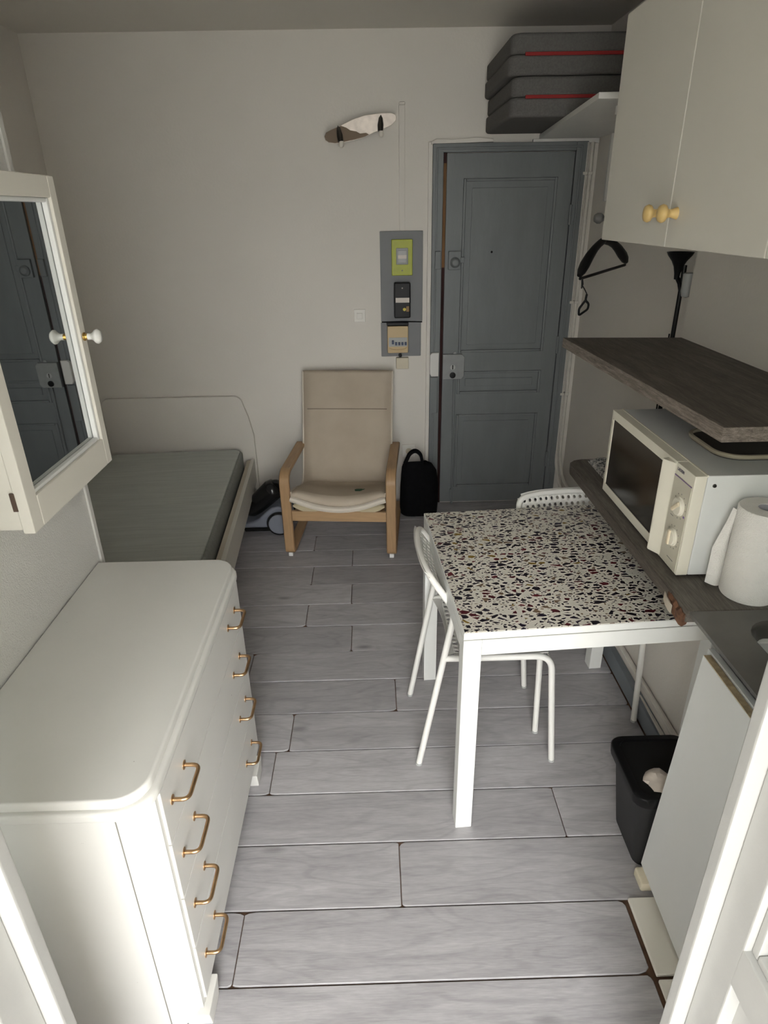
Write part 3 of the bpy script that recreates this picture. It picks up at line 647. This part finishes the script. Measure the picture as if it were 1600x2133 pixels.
obj('cord', M().tube([(.893, 2.752, 1.43), (.884, 2.76, 1.448), (.878, 2.772, 1.46)], .0022, 6), 'black_plastic', h2)
fl = thing('floor_lamp', 'slim black floor lamp with flared shade standing behind the wooden shelf', 'lamp', (1.192, 2.56, 0))
obj('pole', M().tube([(1.192, 2.56, .02), (1.192, 2.56, 1.55)], .0085, 10), 'black_plastic', fl)
obj('shade', M().lathe([(.009, 1.50), (.011, 1.52), (.017, 1.545), (.027, 1.565), (.043, 1.585), (.049, 1.597), (.045, 1.597), (.02, 1.565)], (1.168, 2.56, 0), 'z', 28), 'black_plastic', fl, ang=60)
obj('neck', M().tube([(1.192, 2.56, 1.46), (1.184, 2.56, 1.485), (1.168, 2.56, 1.51)], .0085, 10), 'black_plastic', fl)
obj('reading_shade', M().lathe([(.0, 1.435), (.016, 1.44), (.021, 1.46), (.021, 1.52), (.017, 1.525)], (1.2025, 2.533, 0), 'z', 20), 'shade_grey', fl, ang=60)
obj('lamp_foot', M().lathe([(.032, 0), (.032, .012), (.012, .02)], (1.192, 2.56, 0), 'z', 24), 'black_plastic', fl)
obj('lamp_cable', M().tube([(1.168, 2.54, .02), (1.168, 2.54, 1.3)], .0028, 6), 'black_plastic', fl)

# ------------------------------------------------------------------ wall cabinet
wc = thing('wall_cabinet', 'cream wall cupboard with wooden knobs high on the right', 'cabinet', (.96, 1.5, 1.66))
obj('carcass', M().box(.76, XRN, .80, 2.192, 1.665, 2.24, .002), 'cabinet_white', wc)
for (a, b, kn) in ((1.722, 2.198, 1.766), (1.273, 1.719, 1.679), (.80, 1.270, None)):
    dr = obj('cabinet_door', M().box(.740, .759, a, b, 1.660, 2.243, .0025), 'cabinet_white', wc)
    if kn: obj('knob', M().lathe([(.014, 0), (.012, -.006), (.009, -.016), (.011, -.024), (.019, -.029), (.021, -.035), (.018, -.042), (.008, -.046), (0, -.047)], (.740, kn, 1.737), 'x', 24), 'knob_wood', dr, ang=50)

# ------------------------------------------------------------------ wooden shelf, worktop, sink, base cabinet
ws = thing('wall_shelf', 'dark weathered wooden shelf above the microwave', 'shelf', (.96, 1.9, 1.27))
obj('shelf_plank', M().prism([(.742, 2.505), (.790, 1.366), (XRN, 1.366), (XRN, 2.458)], 'z', 1.2655, 1.30, .0015, 1), 'shelf_wood', ws)
obj('front_edge', M().prism([(.7395, 2.505), (.7875, 1.364), (.790, 1.364), (.742, 2.505)], 'z', 1.265, 1.2995), 'shelf_edge', ws)
obj('end_edge', M().box(.788, XRN, 1.3625, 1.3655, 1.265, 1.2995), 'shelf_edge', ws)
for yy in (1.5, 2.2): obj('shelf_bracket', M().box(1.155, XRN, yy, yy+.025, 1.20, 1.2655, .003), 'dark_metal', ws)
wt = thing('worktop', 'dark wood-effect kitchen worktop with a rounded far end carrying the microwave', 'worktop', (.96, 1.7, .86))
pl = [(.722, 1.245), (XRN, 1.245), (XRN, 2.262), (.80, 2.262)]+[(.79-.066*math.sin(a*PI/12), 2.196+.066*math.cos(a*PI/12)) for a in range(0, 7)]
pl = [(.728, 1.245), (XRN, 1.245), (XRN, 2.262), (.79, 2.262), (.757, 2.252), (.735, 2.228), (.728, 2.196)]
obj('slab', M().prism(pl, 'z', .856, .89, .003, 2), 'top_wood', wt)
pe = [(.7255, 1.33), (.728, 1.33), (.728, 2.196), (.735, 2.228), (.757, 2.252), (.79, 2.262), (.79, 2.265), (.756, 2.255), (.7325, 2.2295), (.7255, 2.197)]
obj('edge_band', M().prism(pe, 'z', .856, .888), 'top_edge', wt)
obj('chipped_edge', M().loft([[(.7265, y, .887+dz), (.7265-o, y, .878+dz), (.7265-o*.8, y, .852+dz), (.734, y, .848), (.74, y, .87)] for y, o, dz in ((1.345, .001, 0), (1.325, .006, -.002), (1.31, .004, -.004), (1.298, .008, -.003), (1.285, .006, -.008), (1.272, .010, -.006), (1.262, .006, -.012), (1.25, .003, -.010))]), 'chip_wood', wt, smooth=False)
obj('loose_edge_band', M().prism([(.7255, 1.36), (.719, 1.335), (.7155, 1.31), (.7165, 1.295), (.7185, 1.31), (.7215, 1.335), (.7285, 1.36)], 'z', .848, .872), 'piping_cream', wt)
m = M()
sk = thing('sink', 'dark stainless sink with rounded bowl at the near end of the worktop', 'sink', (.96, .85, .86))
t = bmesh.new(); out = rrect(.732, XRN-.004, .30, 1.243, .004, 6); inn = rrect(.825, 1.12, .62, 1.20, .07, 6); inn2 = rrect(.833, 1.112, .628, 1.192, .065, 6); bt = rrect(.86, 1.085, .66, 1.16, .05, 6)
def lp_(pts, z): return [t.verts.new((x, y, z)) for x, y in pts]
LO, LI, L2, L3, LB = lp_(out, .880), lp_(out, .889), lp_(inn, .889), lp_(inn2, .880), lp_(bt, .74)
for A_, B_ in ((LO, LI), (LI, L2), (L2, L3), (L3, LB)):
    for j in range(len(A_)): t.faces.new((A_[j], A_[(j+1) % len(A_)], B_[(j+1) % len(A_)], B_[j]))
t.faces.new(LB); bmesh.ops.recalc_face_normals(t, faces=t.faces[:]); m.add(t)
obj('bowl_top', m, 'steel', sk, ang=40)
obj('drain', M().lathe([(.03, .742), (.03, .745), (.01, .743)], (.97, .9, 0), 'z', 20), 'dark_metal', sk)
obj('waste_pipe', M().tube(fillet([(.97, .9, .74), (.97, .9, .55), (.99, 1.0, .50), (1.15, 1.0, .5)], .05, 5), .02, 10), 'white_gloss', sk)
obj('tap', M().tube(fillet([(1.15, .9, .889), (1.15, .9, 1.10), (1.02, .9, 1.12), (1.0, .9, 1.08)], .06, 6), .011, 10), 'steel', sk)
bc = thing('base_cabinet', 'white under-sink cupboard with a raw chipboard top edge on its door', 'cabinet', (.95, .8, 0))
db = M().prism([(1.222, .036), (1.168, .820), (.35, .812), (.35, .02), (.945, .02), (1.16, .03)], 'x', .7415, .7585, .001, 1)
dr = obj('cabinet_door', db, 'panel_white', bc)
obj('raw_edge', M().prism([(1.167, .8195), (.35, .8115), (.35, .8142), (1.166, .822)], 'x', .7425, .7585), 'chipboard', dr)
obj('rail', M().box(.7605, .776, .35, 1.185, .745, .826, .002), 'panel_white', bc)
obj('side_panel', M().box(.777, XRN-.002, 1.165, 1.183, .06, .852, .002), 'panel_white', bc)
obj('side_panel', M().box(.777, XRN-.002, .33, .348, .06, .852, .002), 'panel_white', bc)
obj('cabinet_floor', M().box(.777, XRN-.002, .35, 1.165, .06, .078), 'panel_white', bc)
obj('plinth_board', M().box(.676, .90, .938, 1.136, .0, .014, .003), 'cream_paint', bc)
obj('plinth_board', M().box(.676, .90, .70, .928, .0, .012, .003), 'cream_paint', bc)
obj('plinth_wedge', M().box(.720, .775, 1.158, 1.215, .0, .034, .008), 'ivory_plastic', bc)
obj('supply_hose', M().tube(fillet([(.86, 1.12, .62), (.85, 1.13, .72), (.87, 1.12, .80), (.92, 1.10, .84)], .05, 5), .009, 8), 'white_gloss', bc)

# ------------------------------------------------------------------ microwave
mw = thing('microwave', 'cream microwave oven with two dials standing on the worktop', 'microwave', (.95, 1.67, .89))
X0, YA, YB, ZA, ZB = .762, 1.392, 1.958, .898, 1.171
obj('casing', M().box(.792, 1.135, YA, YB, ZA, ZB, .003), 'microwave_white', mw)
fm_ = M()
yd = 1.494   # door / control split
for q in ((yd, YB, ZB-.027, ZB), (yd, YB, ZA, ZA+.027), (YB-.017, YB, ZA+.027, ZB-.027), (yd, yd+.03, ZA+.027, ZB-.027)): fm_.box(X0, .7915, *q, .0012)
dr = obj('oven_door', fm_, 'microwave_cream', mw)
obj('door_window', M().box(X0+.002, X0+.010, yd+.02, YB-.015, ZA+.025, ZB-.025), 'dark_glass', dr)
obj('door_grip', M().prism([(X0-.0005, yd+.001), (X0-.018, yd+.035), (X0-.017, yd+.042), (X0+.001, yd+.048)], 'z', ZA+.003, ZB-.006, .0015), 'microwave_cream', dr)
cpn = obj('control_housing', M().box(X0, .7915, YA, yd-.0015, ZA, ZB-.001, .002), 'microwave_cream', mw)
xc = X0
obj('control_plate', M().box(xc-.0012, xc+.001, YA+.006, yd-.004, ZA+.004, ZB-.031), 'control_panel', cpn)
obj('accent_line', M().box(xc-.0016, xc, YA+.006, yd-.004, ZB-.0335, ZB-.0315), 'violet_print', cpn)
TX = lambda x, y, z: Matrix(((0, 0, -1, x), (-1, 0, 0, y), (0, 1, 0, z), (0, 0, 0, 1)))
text('brand_lettering', 'LADEN', .0115, TX(xc-.0006, yd-.011, ZB-.018), 'navy_print', cpn)
for (yy, zz, r, tilt) in ((1.437, 1.072, .0255, .85), (1.441, .984, .0245, 0.)):
    dl = obj('dial', M().lathe([(r, 0), (r, -.002), (r*.88, -.004), (r*.86, -.009), (r*.7, -.0105)], (xc-.001, yy, zz), 'x', 28), 'microwave_cream', cpn)
    g = M().box(-.016, -.008, -.0055, .0055, -r*.84, r*.84, .0035).xf(Matrix.Translation((xc, yy, zz)) @ Matrix.Rotation(tilt, 4, 'X'))
    obj('dial_grip', g, 'dial_cream', dl)
    tk = M()
    for k in range(12):
        a = 2*PI*k/12; tk.box(xc-.0017, xc-.001, yy+math.cos(a)*r*1.25-.0014, yy+math.cos(a)*r*1.25+.0014, zz+math.sin(a)*r*1.25-.0014, zz+math.sin(a)*r*1.25+.0014)
    tk_o = obj('dial_ticks', tk, 'grey_print', cpn); tk_o['kind'] = 'stuff'
obj('violet_mark', M().box(xc-.0018, xc, 1.404, 1.411, 1.052, 1.057), 'violet_print', cpn)
for (a, b, z) in ((1.458, 1.474, 1.034), (1.418, 1.452, ZA+.025)): obj('print_line', M().box(xc-.0018, xc, a, b, z, z+.0016), 'grey_print', cpn)
obj('side_screw', M().lathe([(.005, 0), (.004, -.003)], (.812, YA, ZB-.026), 'y', 12), 'dark_metal', mw)
for (x, y) in ((.82, YA+.04), (.82, YB-.04), (1.10, YA+.04), (1.10, YB-.04)): obj('foot', M().lathe([(.012, .89), (.012, .8985)], (x, y, 0), 'z', 12), 'black_plastic', mw)
obj('top_seam', M().box(.790, .7935, YA, YB, ZB-.004, ZB+.0016), 'microwave_cream', mw)
ty = thing('serving_tray', 'small dark tray with pale rim lying on the microwave under the shelf', 'tray', (.98, 1.56, ZB))
tp = rrect(.872, 1.12, 1.484, 1.71, .06, 6)
obj('tray_base', M().prism(tp, 'z', ZB+.001, ZB+.006, .001), 'tray_dark', ty)
obj('tray_rim', M().tube([(x, y, ZB+.010) for x, y in tp], .006, 8, closed=True), 'tray_rim', ty)

# ------------------------------------------------------------------ paper roll, cloth
pr = thing('paper_towel_roll', 'white kitchen paper roll standing upright beside the microwave', 'paper roll', (.905, 1.315, .89))
n_ = 40; pf = [(.0215, .0), (.060, .0), (.0625, .004), (.0625, .228), (.060, .231), (.0225, .231), (.0215, .228), (.0215, .0)]
obj('roll', M().lathe(pf[1:-1]+[(.0215, .02)], (.905, 1.315, .89), 'z', n_), 'paper_white', pr, ang=50)
obj('cardboard_core', M().lathe([(.0218, .0), (.0218, .229), (.0200, .229), (.0200, .0)], (.905, 1.315, .89), 'z', 28), 'paper_core', pr)
rg = []
for k in range(9):
    t_ = k/8; a = 2.75-.02*k; rr = .0635+.001*k; rg.append((.905+rr*math.cos(2.6+.0*t_)-.030*t_, 1.315+rr*math.sin(2.6)+.004*t_-.012*t_*t_))
sh = M(); rings = []
for z0 in (.893, .93, 1.0, 1.07, 1.105):
    f = 1 if z0 < 1.0 else max(.15, (1.115-z0)/.115)
    row = [(.905-.0535-.034*t_*f, 1.315+.034+.006*t_-.010*math.sin(3*t_), z0+(.008*t_ if z0 < .9 else 0)) for t_ in [i/8 for i in range(9)]]
    row2 = [(x+.0008, y-.0012, z) for x, y, z in row[::-1]]
    rings.append(row+row2)
obj('loose_sheet', sh.loft(rings), 'paper_white', pr, ang=60)
tm = M()
me_txt = text('print_lettering', 'rdlin', .022, Matrix.Identity(4), 'red_print', None)
for v in me_txt.data.vertices:
    a = -1.84+(v.co.x)/.0628; v.co = Vector((.905+(.0630+v.co.z)*math.cos(a), 1.315+(.0630+v.co.z)*math.sin(a), 1.045+v.co.y))-Vector((.905, 1.315, .89))
me_txt.parent = pr
cl = thing('patterned_cloth', 'black and white patterned cloth heaped on the far end of worktop', 'cloth', (.86, 2.12, .89))
rings = []
for i in range(13):
    u = i/12; row = []
    for j in range(15):
        v = j/14; x = .80+.18*u; y = 2.03+.20*v; h = .006+.03*math.sin(PI*u)**.6*math.sin(PI*v)**.6*(.7+.5*math.sin(9*u+7*v))
        row.append((x, y+.01*math.sin(8*u), .891+max(.002, h)))
    rings.append(row+[(p[0], p[1], .8905) for p in row[::-1]])
obj('cloth_fold', M().loft(rings), 'cloth_pattern', cl, ang=70)

# ------------------------------------------------------------------ bin
bn = thing('waste_bin', 'black plastic rubbish bin under the worktop beside the cupboard', 'bin', (.85, 1.31, 0))
def ringr(x0, x1, y0, y1, r, z): return [(x, 1.448+(y-1.448)*.93, z) for x, y in rrect(x0, x1-.043, y0, y1, r, 5)]
o_, i_ = [(.735, .945, 1.222, 1.415, .03, .0), (.700, .955, 1.203, 1.435, .035, .285)], [(.706, .949, 1.209, 1.429, .032, .285), (.742, .938, 1.229, 1.408, .027, .012)]
obj('bin_body', M().loft([ringr(*q) for q in o_+i_]), 'bin_plastic', bn, ang=50)
obj('bin_rim', M().loft([ringr(.688, .957, 1.192, 1.446, .04, .270), ringr(.686, .958, 1.190, 1.448, .04, .298), ringr(.690, .956, 1.194, 1.444, .038, .303), ringr(.708, .947, 1.211, 1.427, .03, .303), ringr(.708, .947, 1.211, 1.427, .03, .270)], cap=False), 'black_plastic', bn, ang=50)
obj('bin_liner', M().loft([ringr(.709, .946, 1.212, 1.426, .03, .298), ringr(.716, .940, 1.218, 1.418, .03, .262), ringr(.745, .925, 1.24, 1.40, .03, .245)]), 'hole_black', bn, ang=50)
def blob(c, r, seed, sq=(1, 1, .8)):
    t = bmesh.new(); bmesh.ops.create_icosphere(t, subdivisions=3, radius=1); rd = random.Random(seed); ks = [Vector((rd.uniform(-1, 1), rd.uniform(-1, 1), rd.uniform(-1, 1))).normalized() for _ in range(14)]
    for v in t.verts:
        d_ = v.co.normalized(); s = 1+.25*max(0, max(d_.dot(k) for k in ks)-.8)*4-.18*abs(math.sin(7*d_.dot(ks[0])+5*d_.dot(ks[1])))
        v.co = Vector((d_.x*sq[0], d_.y*sq[1], d_.z*sq[2]))*s*r+Vector(c)
    m_ = M(); m_.add(t); return m_
tag(obj('crumpled_tissue', blob((.775, 1.280, .278), .048, 3), 'tissue', None, ang=30), 'crumpled beige paper tissue thrown in the black bin', 'tissue')

# ------------------------------------------------------------------ table
tb = thing('dining_table', 'square white table with a terrazzo patterned top', 'table', (.225, 1.384, 0), .064)
obj('tabletop_frame', M().box(0, .75, 0, .75, .7175, .739, .001, 1), 'table_white', tb, local=True)
obj('panel_core', M().box(.004, .746, .004, .746, .700, .7176), 'grey_print', tb, local=True)
obj('terrazzo_top', M().box(.003, .747, .003, .747, .7385, .7405), 'terrazzo', tb, local=True)
for (a, b, c, e) in ((.0505, .6995, 0, .022), (.0505, .6995, .728, .75), (0, .022, .0505, .6995), (.728, .75, .0505, .6995)): obj('apron', M().box(a, b, c, e, .665, .7145, .0008, 1), 'table_white', tb, local=True)
for (a, b) in ((0, 0), (.70, 0), (0, .70), (.70, .70)): obj('leg', M().box(a, a+.05, b, b+.05, 0, .7145, .001, 1), 'table_white', tb, local=True)

# ------------------------------------------------------------------ perforated chairs
def perf(rows_, cols, du, dv, hr, fn):
    t = bmesh.new()
    ang8 = [(-1, -1), (0, -1), (1, -1), (1, 0), (1, 1), (0, 1), (-1, 1), (-1, 0)]
    for i in range(rows_):
        off = .5*du if i % 2 else 0
        for j in range(cols-(1 if i % 2 else 0)):
            cx, cy = (j+.5)*du+off, (i+.5)*dv
            O = [t.verts.new(fn(cx+a*du*.5, cy+b*dv*.5)) for a, b in ang8]
            I = [t.verts.new(fn(cx+hr*math.cos(math.atan2(b, a)), cy+hr*math.sin(math.atan2(b, a)))) for a, b in ang8]
            for k in range(8): t.faces.new((O[k], O[(k+1) % 8], I[(k+1) % 8], I[k]))
        if i % 2:
            for s0 in (0, (cols-.5)*du):
                q = [(s0, i*dv), (s0+.5*du, i*dv), (s0+.5*du, (i+1)*dv), (s0, (i+1)*dv)]; t.faces.new([t.verts.new(fn(*p)) for p in q])
    bmesh.ops.remove_doubles(t, verts=t.verts[:], dist=1e-4); bmesh.ops.recalc_face_normals(t, faces=t.faces[:])
    m_ = M(); m_.add(t); return m_
def solid(o, th):
    md = o.modifiers.new('thickness', 'SOLIDIFY'); md.thickness = th; md.offset = 0; return o
def chair(label, loc, rz):
    c = thing('metal_chair', label, 'chair', loc, rz, 'white perforated metal chairs'); R_ = .0108
    obj('back_tube', M().tube(fillet([(-.228, -.176, .004), (-.120, -.176, .632), (-.196, -.172, .752), (-.212, -.10, .762), (-.217, 0, .764), (-.212, .10, .762), (-.196, .172, .752), (-.120, .176, .632), (-.228, .176, .004)], .035, 6), R_, 10), 'chair_white', c, local=True, ang=60)
    for s in (-1, 1):
        obj('leg', M().tube(fillet([(-.150, s*.176, .452), (-.08, s*.183, .455), (.195, s*.190, .455), (.236, s*.192, .004)], .055, 7), R_, 10), 'chair_white', c, local=True, ang=60)
    for (x, y) in ((-.228, -.176), (-.228, .176), (.236, -.192), (.236, .192)): obj('foot_cap', M().lathe([(.0118, 0), (.0118, .008)], (x, y, 0), 'z', 12), 'shade_grey', c, local=True)
    # seat: perforated field with a plain border
    nR, nC, du, dv = 14, 13, .024, .0215
    x0, w = -.115, nC*du
    def sf(u, v): yy = u-w/2; xx = x0+v; return Vector((xx, yy, .458-.012*(1-(yy/.17)**2)-.03*max(0, (xx-.13)/.1)**2))
    solid(obj('seat', perf(nR, nC, du, dv, .0062, sf), 'chair_white', c, local=True), .003)
    br = M(); e = nR*dv
    def strip(P): br.loft([[(*p[:2], p[2]+.0015), (*q[:2], q[2]+.0015), (*q[:2], q[2]-.0015), (*p[:2], p[2]-.0015)] for p, q in P])
    for s in (-1, 1): strip([(sf(w/2+s*w/2, e*k/10), Vector((x0+e*k/10, s*.181, .461))) for k in range(11)])
    strip([(sf(w*k/10, 0), Vector((x0-.012-.022*abs(k/5-1)**2, -.176+.352*k/10, .455))) for k in range(11)])
    strip([(sf(w*k/10, e), Vector((x0+e+.018, -.176+.352*k/10, .425))) for k in range(11)])
    obj('seat_border', br, 'chair_white', c, local=True, ang=60)
    # backrest: perforated plate leaning back between the tubes
    bR, bC, bu, bv = 5, 14, .0225, .0215; bw = bC*bu; z0 = .645
    def bf(u, v):
        yy = u-bw/2; zz = z0+v; xx = -.120-(zz-.632)*.66-.016*(1-(yy/.17)**2); return Vector((xx, yy, zz))
    solid(obj('backrest', perf(bR, bC, bu, bv, .0058, bf), 'chair_white', c, local=True), .003)
    bb = M(); hh = bR*bv
    def strip2(P): bb.loft([[p+Vector((.0015, 0, 0)), q+Vector((.0015, 0, 0)), q-Vector((.0015, 0, 0)), p-Vector((.0015, 0, 0))] for p, q in P])
    strip2([(bf(bw*k/10, hh), bf(bw*k/10, hh)+Vector((-.012, 0, .020-.008*abs(k/5-1)**4))) for k in range(11)])
    strip2([(bf(bw*k/10, 0), bf(bw*k/10, 0)+Vector((.006, 0, -.012))) for k in range(11)])
    for s in (-1, 1): strip2([(bf(bw/2+s*bw/2, hh*k/6), Vector((bf(0, hh*k/6).x, s*.173, z0+hh*k/6))) for k in range(7)])
    obj('backrest_border', bb, 'chair_white', c, local=True, ang=60)
    return c
c1 = chair('white perforated metal chair at the left side of the terrazzo table, side-on', (.352, 1.828, 0), .03)
c2 = copy_tree(c1); c2.location = (.735, 2.035, 0); c2.rotation_euler = (0, 0, math.radians(-84)); c2['label'] = 'white perforated metal chair behind the terrazzo table, its back towards the door'

# ------------------------------------------------------------------ dresser
ds = thing('dresser', 'white four-drawer chest with bronze pull handles on the left', 'dresser', (-.63, 1.27, 0))
xf, xb, ya, yb, zt = -.428, -.852, .832, 1.712, .775
body = rrect(xb, xf-.012, ya, yb, .062, 8, '0110')
obj('carcass', M().prism(body, 'z', .055, zt-.02, .001, 1), 'dresser_paint', ds, ang=50)
tp0 = rrect(xb, xf+.004, ya-.014, yb+.012, .065, 8, '0110'); tp1 = rrect(xb, xf-.006, ya-.004, yb+.002, .06, 8, '0110')
top = obj('top_board', M().prism(tp1, 'z', zt, .80, .006, 3), 'dresser_paint', ds, ang=50)
obj('top_moulding', M().prism(tp0, 'z', zt-.022, zt+.004, .008, 3), 'dresser_paint', ds, ang=50)
obj('corner_joint', M().box(-.4955, -.4935, ya-.0006, ya+.002, .06, zt-.022), 'grey_print', ds)
zs = [.072, .262, .432, .600, .748]; hzs = [.168, .352, .520, .678]
for k in range(4):
    dw = obj('drawer', M().box(xf-.020, xf, .888, 1.672, zs[k]+.0015, zs[k+1]-.0015, .0025), 'dresser_paint', ds)
    for y_ in (.979, 1.54+.012*(k == 3)):
        z_ = hzs[k]+(.012 if y_ > 1.2 else 0)
        h_ = obj('pull_handle', M().tube(fillet([(xf, y_-.045, z_), (xf+.034, y_-.045, z_), (xf+.034, y_+.045, z_), (xf, y_+.045, z_)], .017, 6), .0045, 10), 'bronze', dw, ang=60)
        for s in (-1, 1): obj('rosette', M().lathe([(.0105, 0), (.0105, .0015), (.006, .003)], (xf, y_+s*.045, z_), 'x', 16), 'bronze', h_)
obj('face_frame', M().box(xf-.024, xf-.006, .874, .888, .06, .752).box(xf-.024, xf-.006, 1.672, 1.69, .06, .752).box(xf-.024, xf-.006, .888, 1.672, .055, .0725), 'dresser_paint', ds)
for y_ in (.90, 1.60):
    obj('bracket_foot', M().prism([(y_-.04, .055), (y_+.05, .055), (y_+.042, .03), (y_+.036, 0), (y_-.03, 0), (y_-.036, .03)], 'x', xf-.05, xf+.010, .003), 'dresser_paint', ds)
    obj('bracket_foot', M().prism([(y_-.04, .055), (y_+.05, .055), (y_+.042, .03), (y_+.036, 0), (y_-.03, 0), (y_-.036, .03)], 'x', xb+.01, xb+.06, .003), 'dresser_paint', ds)

# ------------------------------------------------------------------ mirror cabinet
mc = thing('mirror_cabinet', 'cream wall cabinet with a mirrored door over the white dresser', 'mirror cabinet', (-.79, 1.4, 1.16))
obj('cabinet_body', M().box(XL, -.727, 1.188, 1.610, 1.17, 1.83, .003), 'cream_paint', mc)
fx0, fx1 = -.725, -.700
dm = obj('door_frame', M().box(fx0, fx1, 1.183, 1.223, 1.164, 1.836, .003).box(fx0, fx1, 1.585, 1.616, 1.164, 1.836, .003).box(fx0, fx1, 1.223, 1.585, 1.164, 1.234, .003).box(fx0, fx1, 1.223, 1.585, 1.792, 1.836, .003), 'cream_paint', mc)
obj('mirror_glass', M().box(fx0+.003, fx0+.006, 1.215, 1.59, 1.225, 1.80), 'mirror', dm)
m = M()
for q in ((1.223, 1.231, 1.234, 1.792), (1.572, 1.585, 1.234, 1.792), (1.231, 1.572, 1.234, 1.243), (1.231, 1.572, 1.783, 1.792)): m.box(fx0+.006, fx1-.006, *q, .003)
obj('inner_bead', m, 'white_gloss', dm)
kb = obj('door_knob', M().lathe([(.008, .010), (.0075, .018), (.011, .024), (.0165, .029), (.0175, .034), (.013, .040), (0, .042)], (fx1, 1.601, 1.489), 'x', 20), 'porcelain', dm, ang=50)
obj('knob_ferrule', M().lathe([(.010, 0), (.010, .003), (.0075, .004), (.0075, .011)], (fx1, 1.601, 1.489), 'x', 16), 'brass', kb)
obj('hinge', M().box(-.732, -.722, 1.1815, 1.186, 1.215, 1.255, .001), 'hinge_brown', mc)
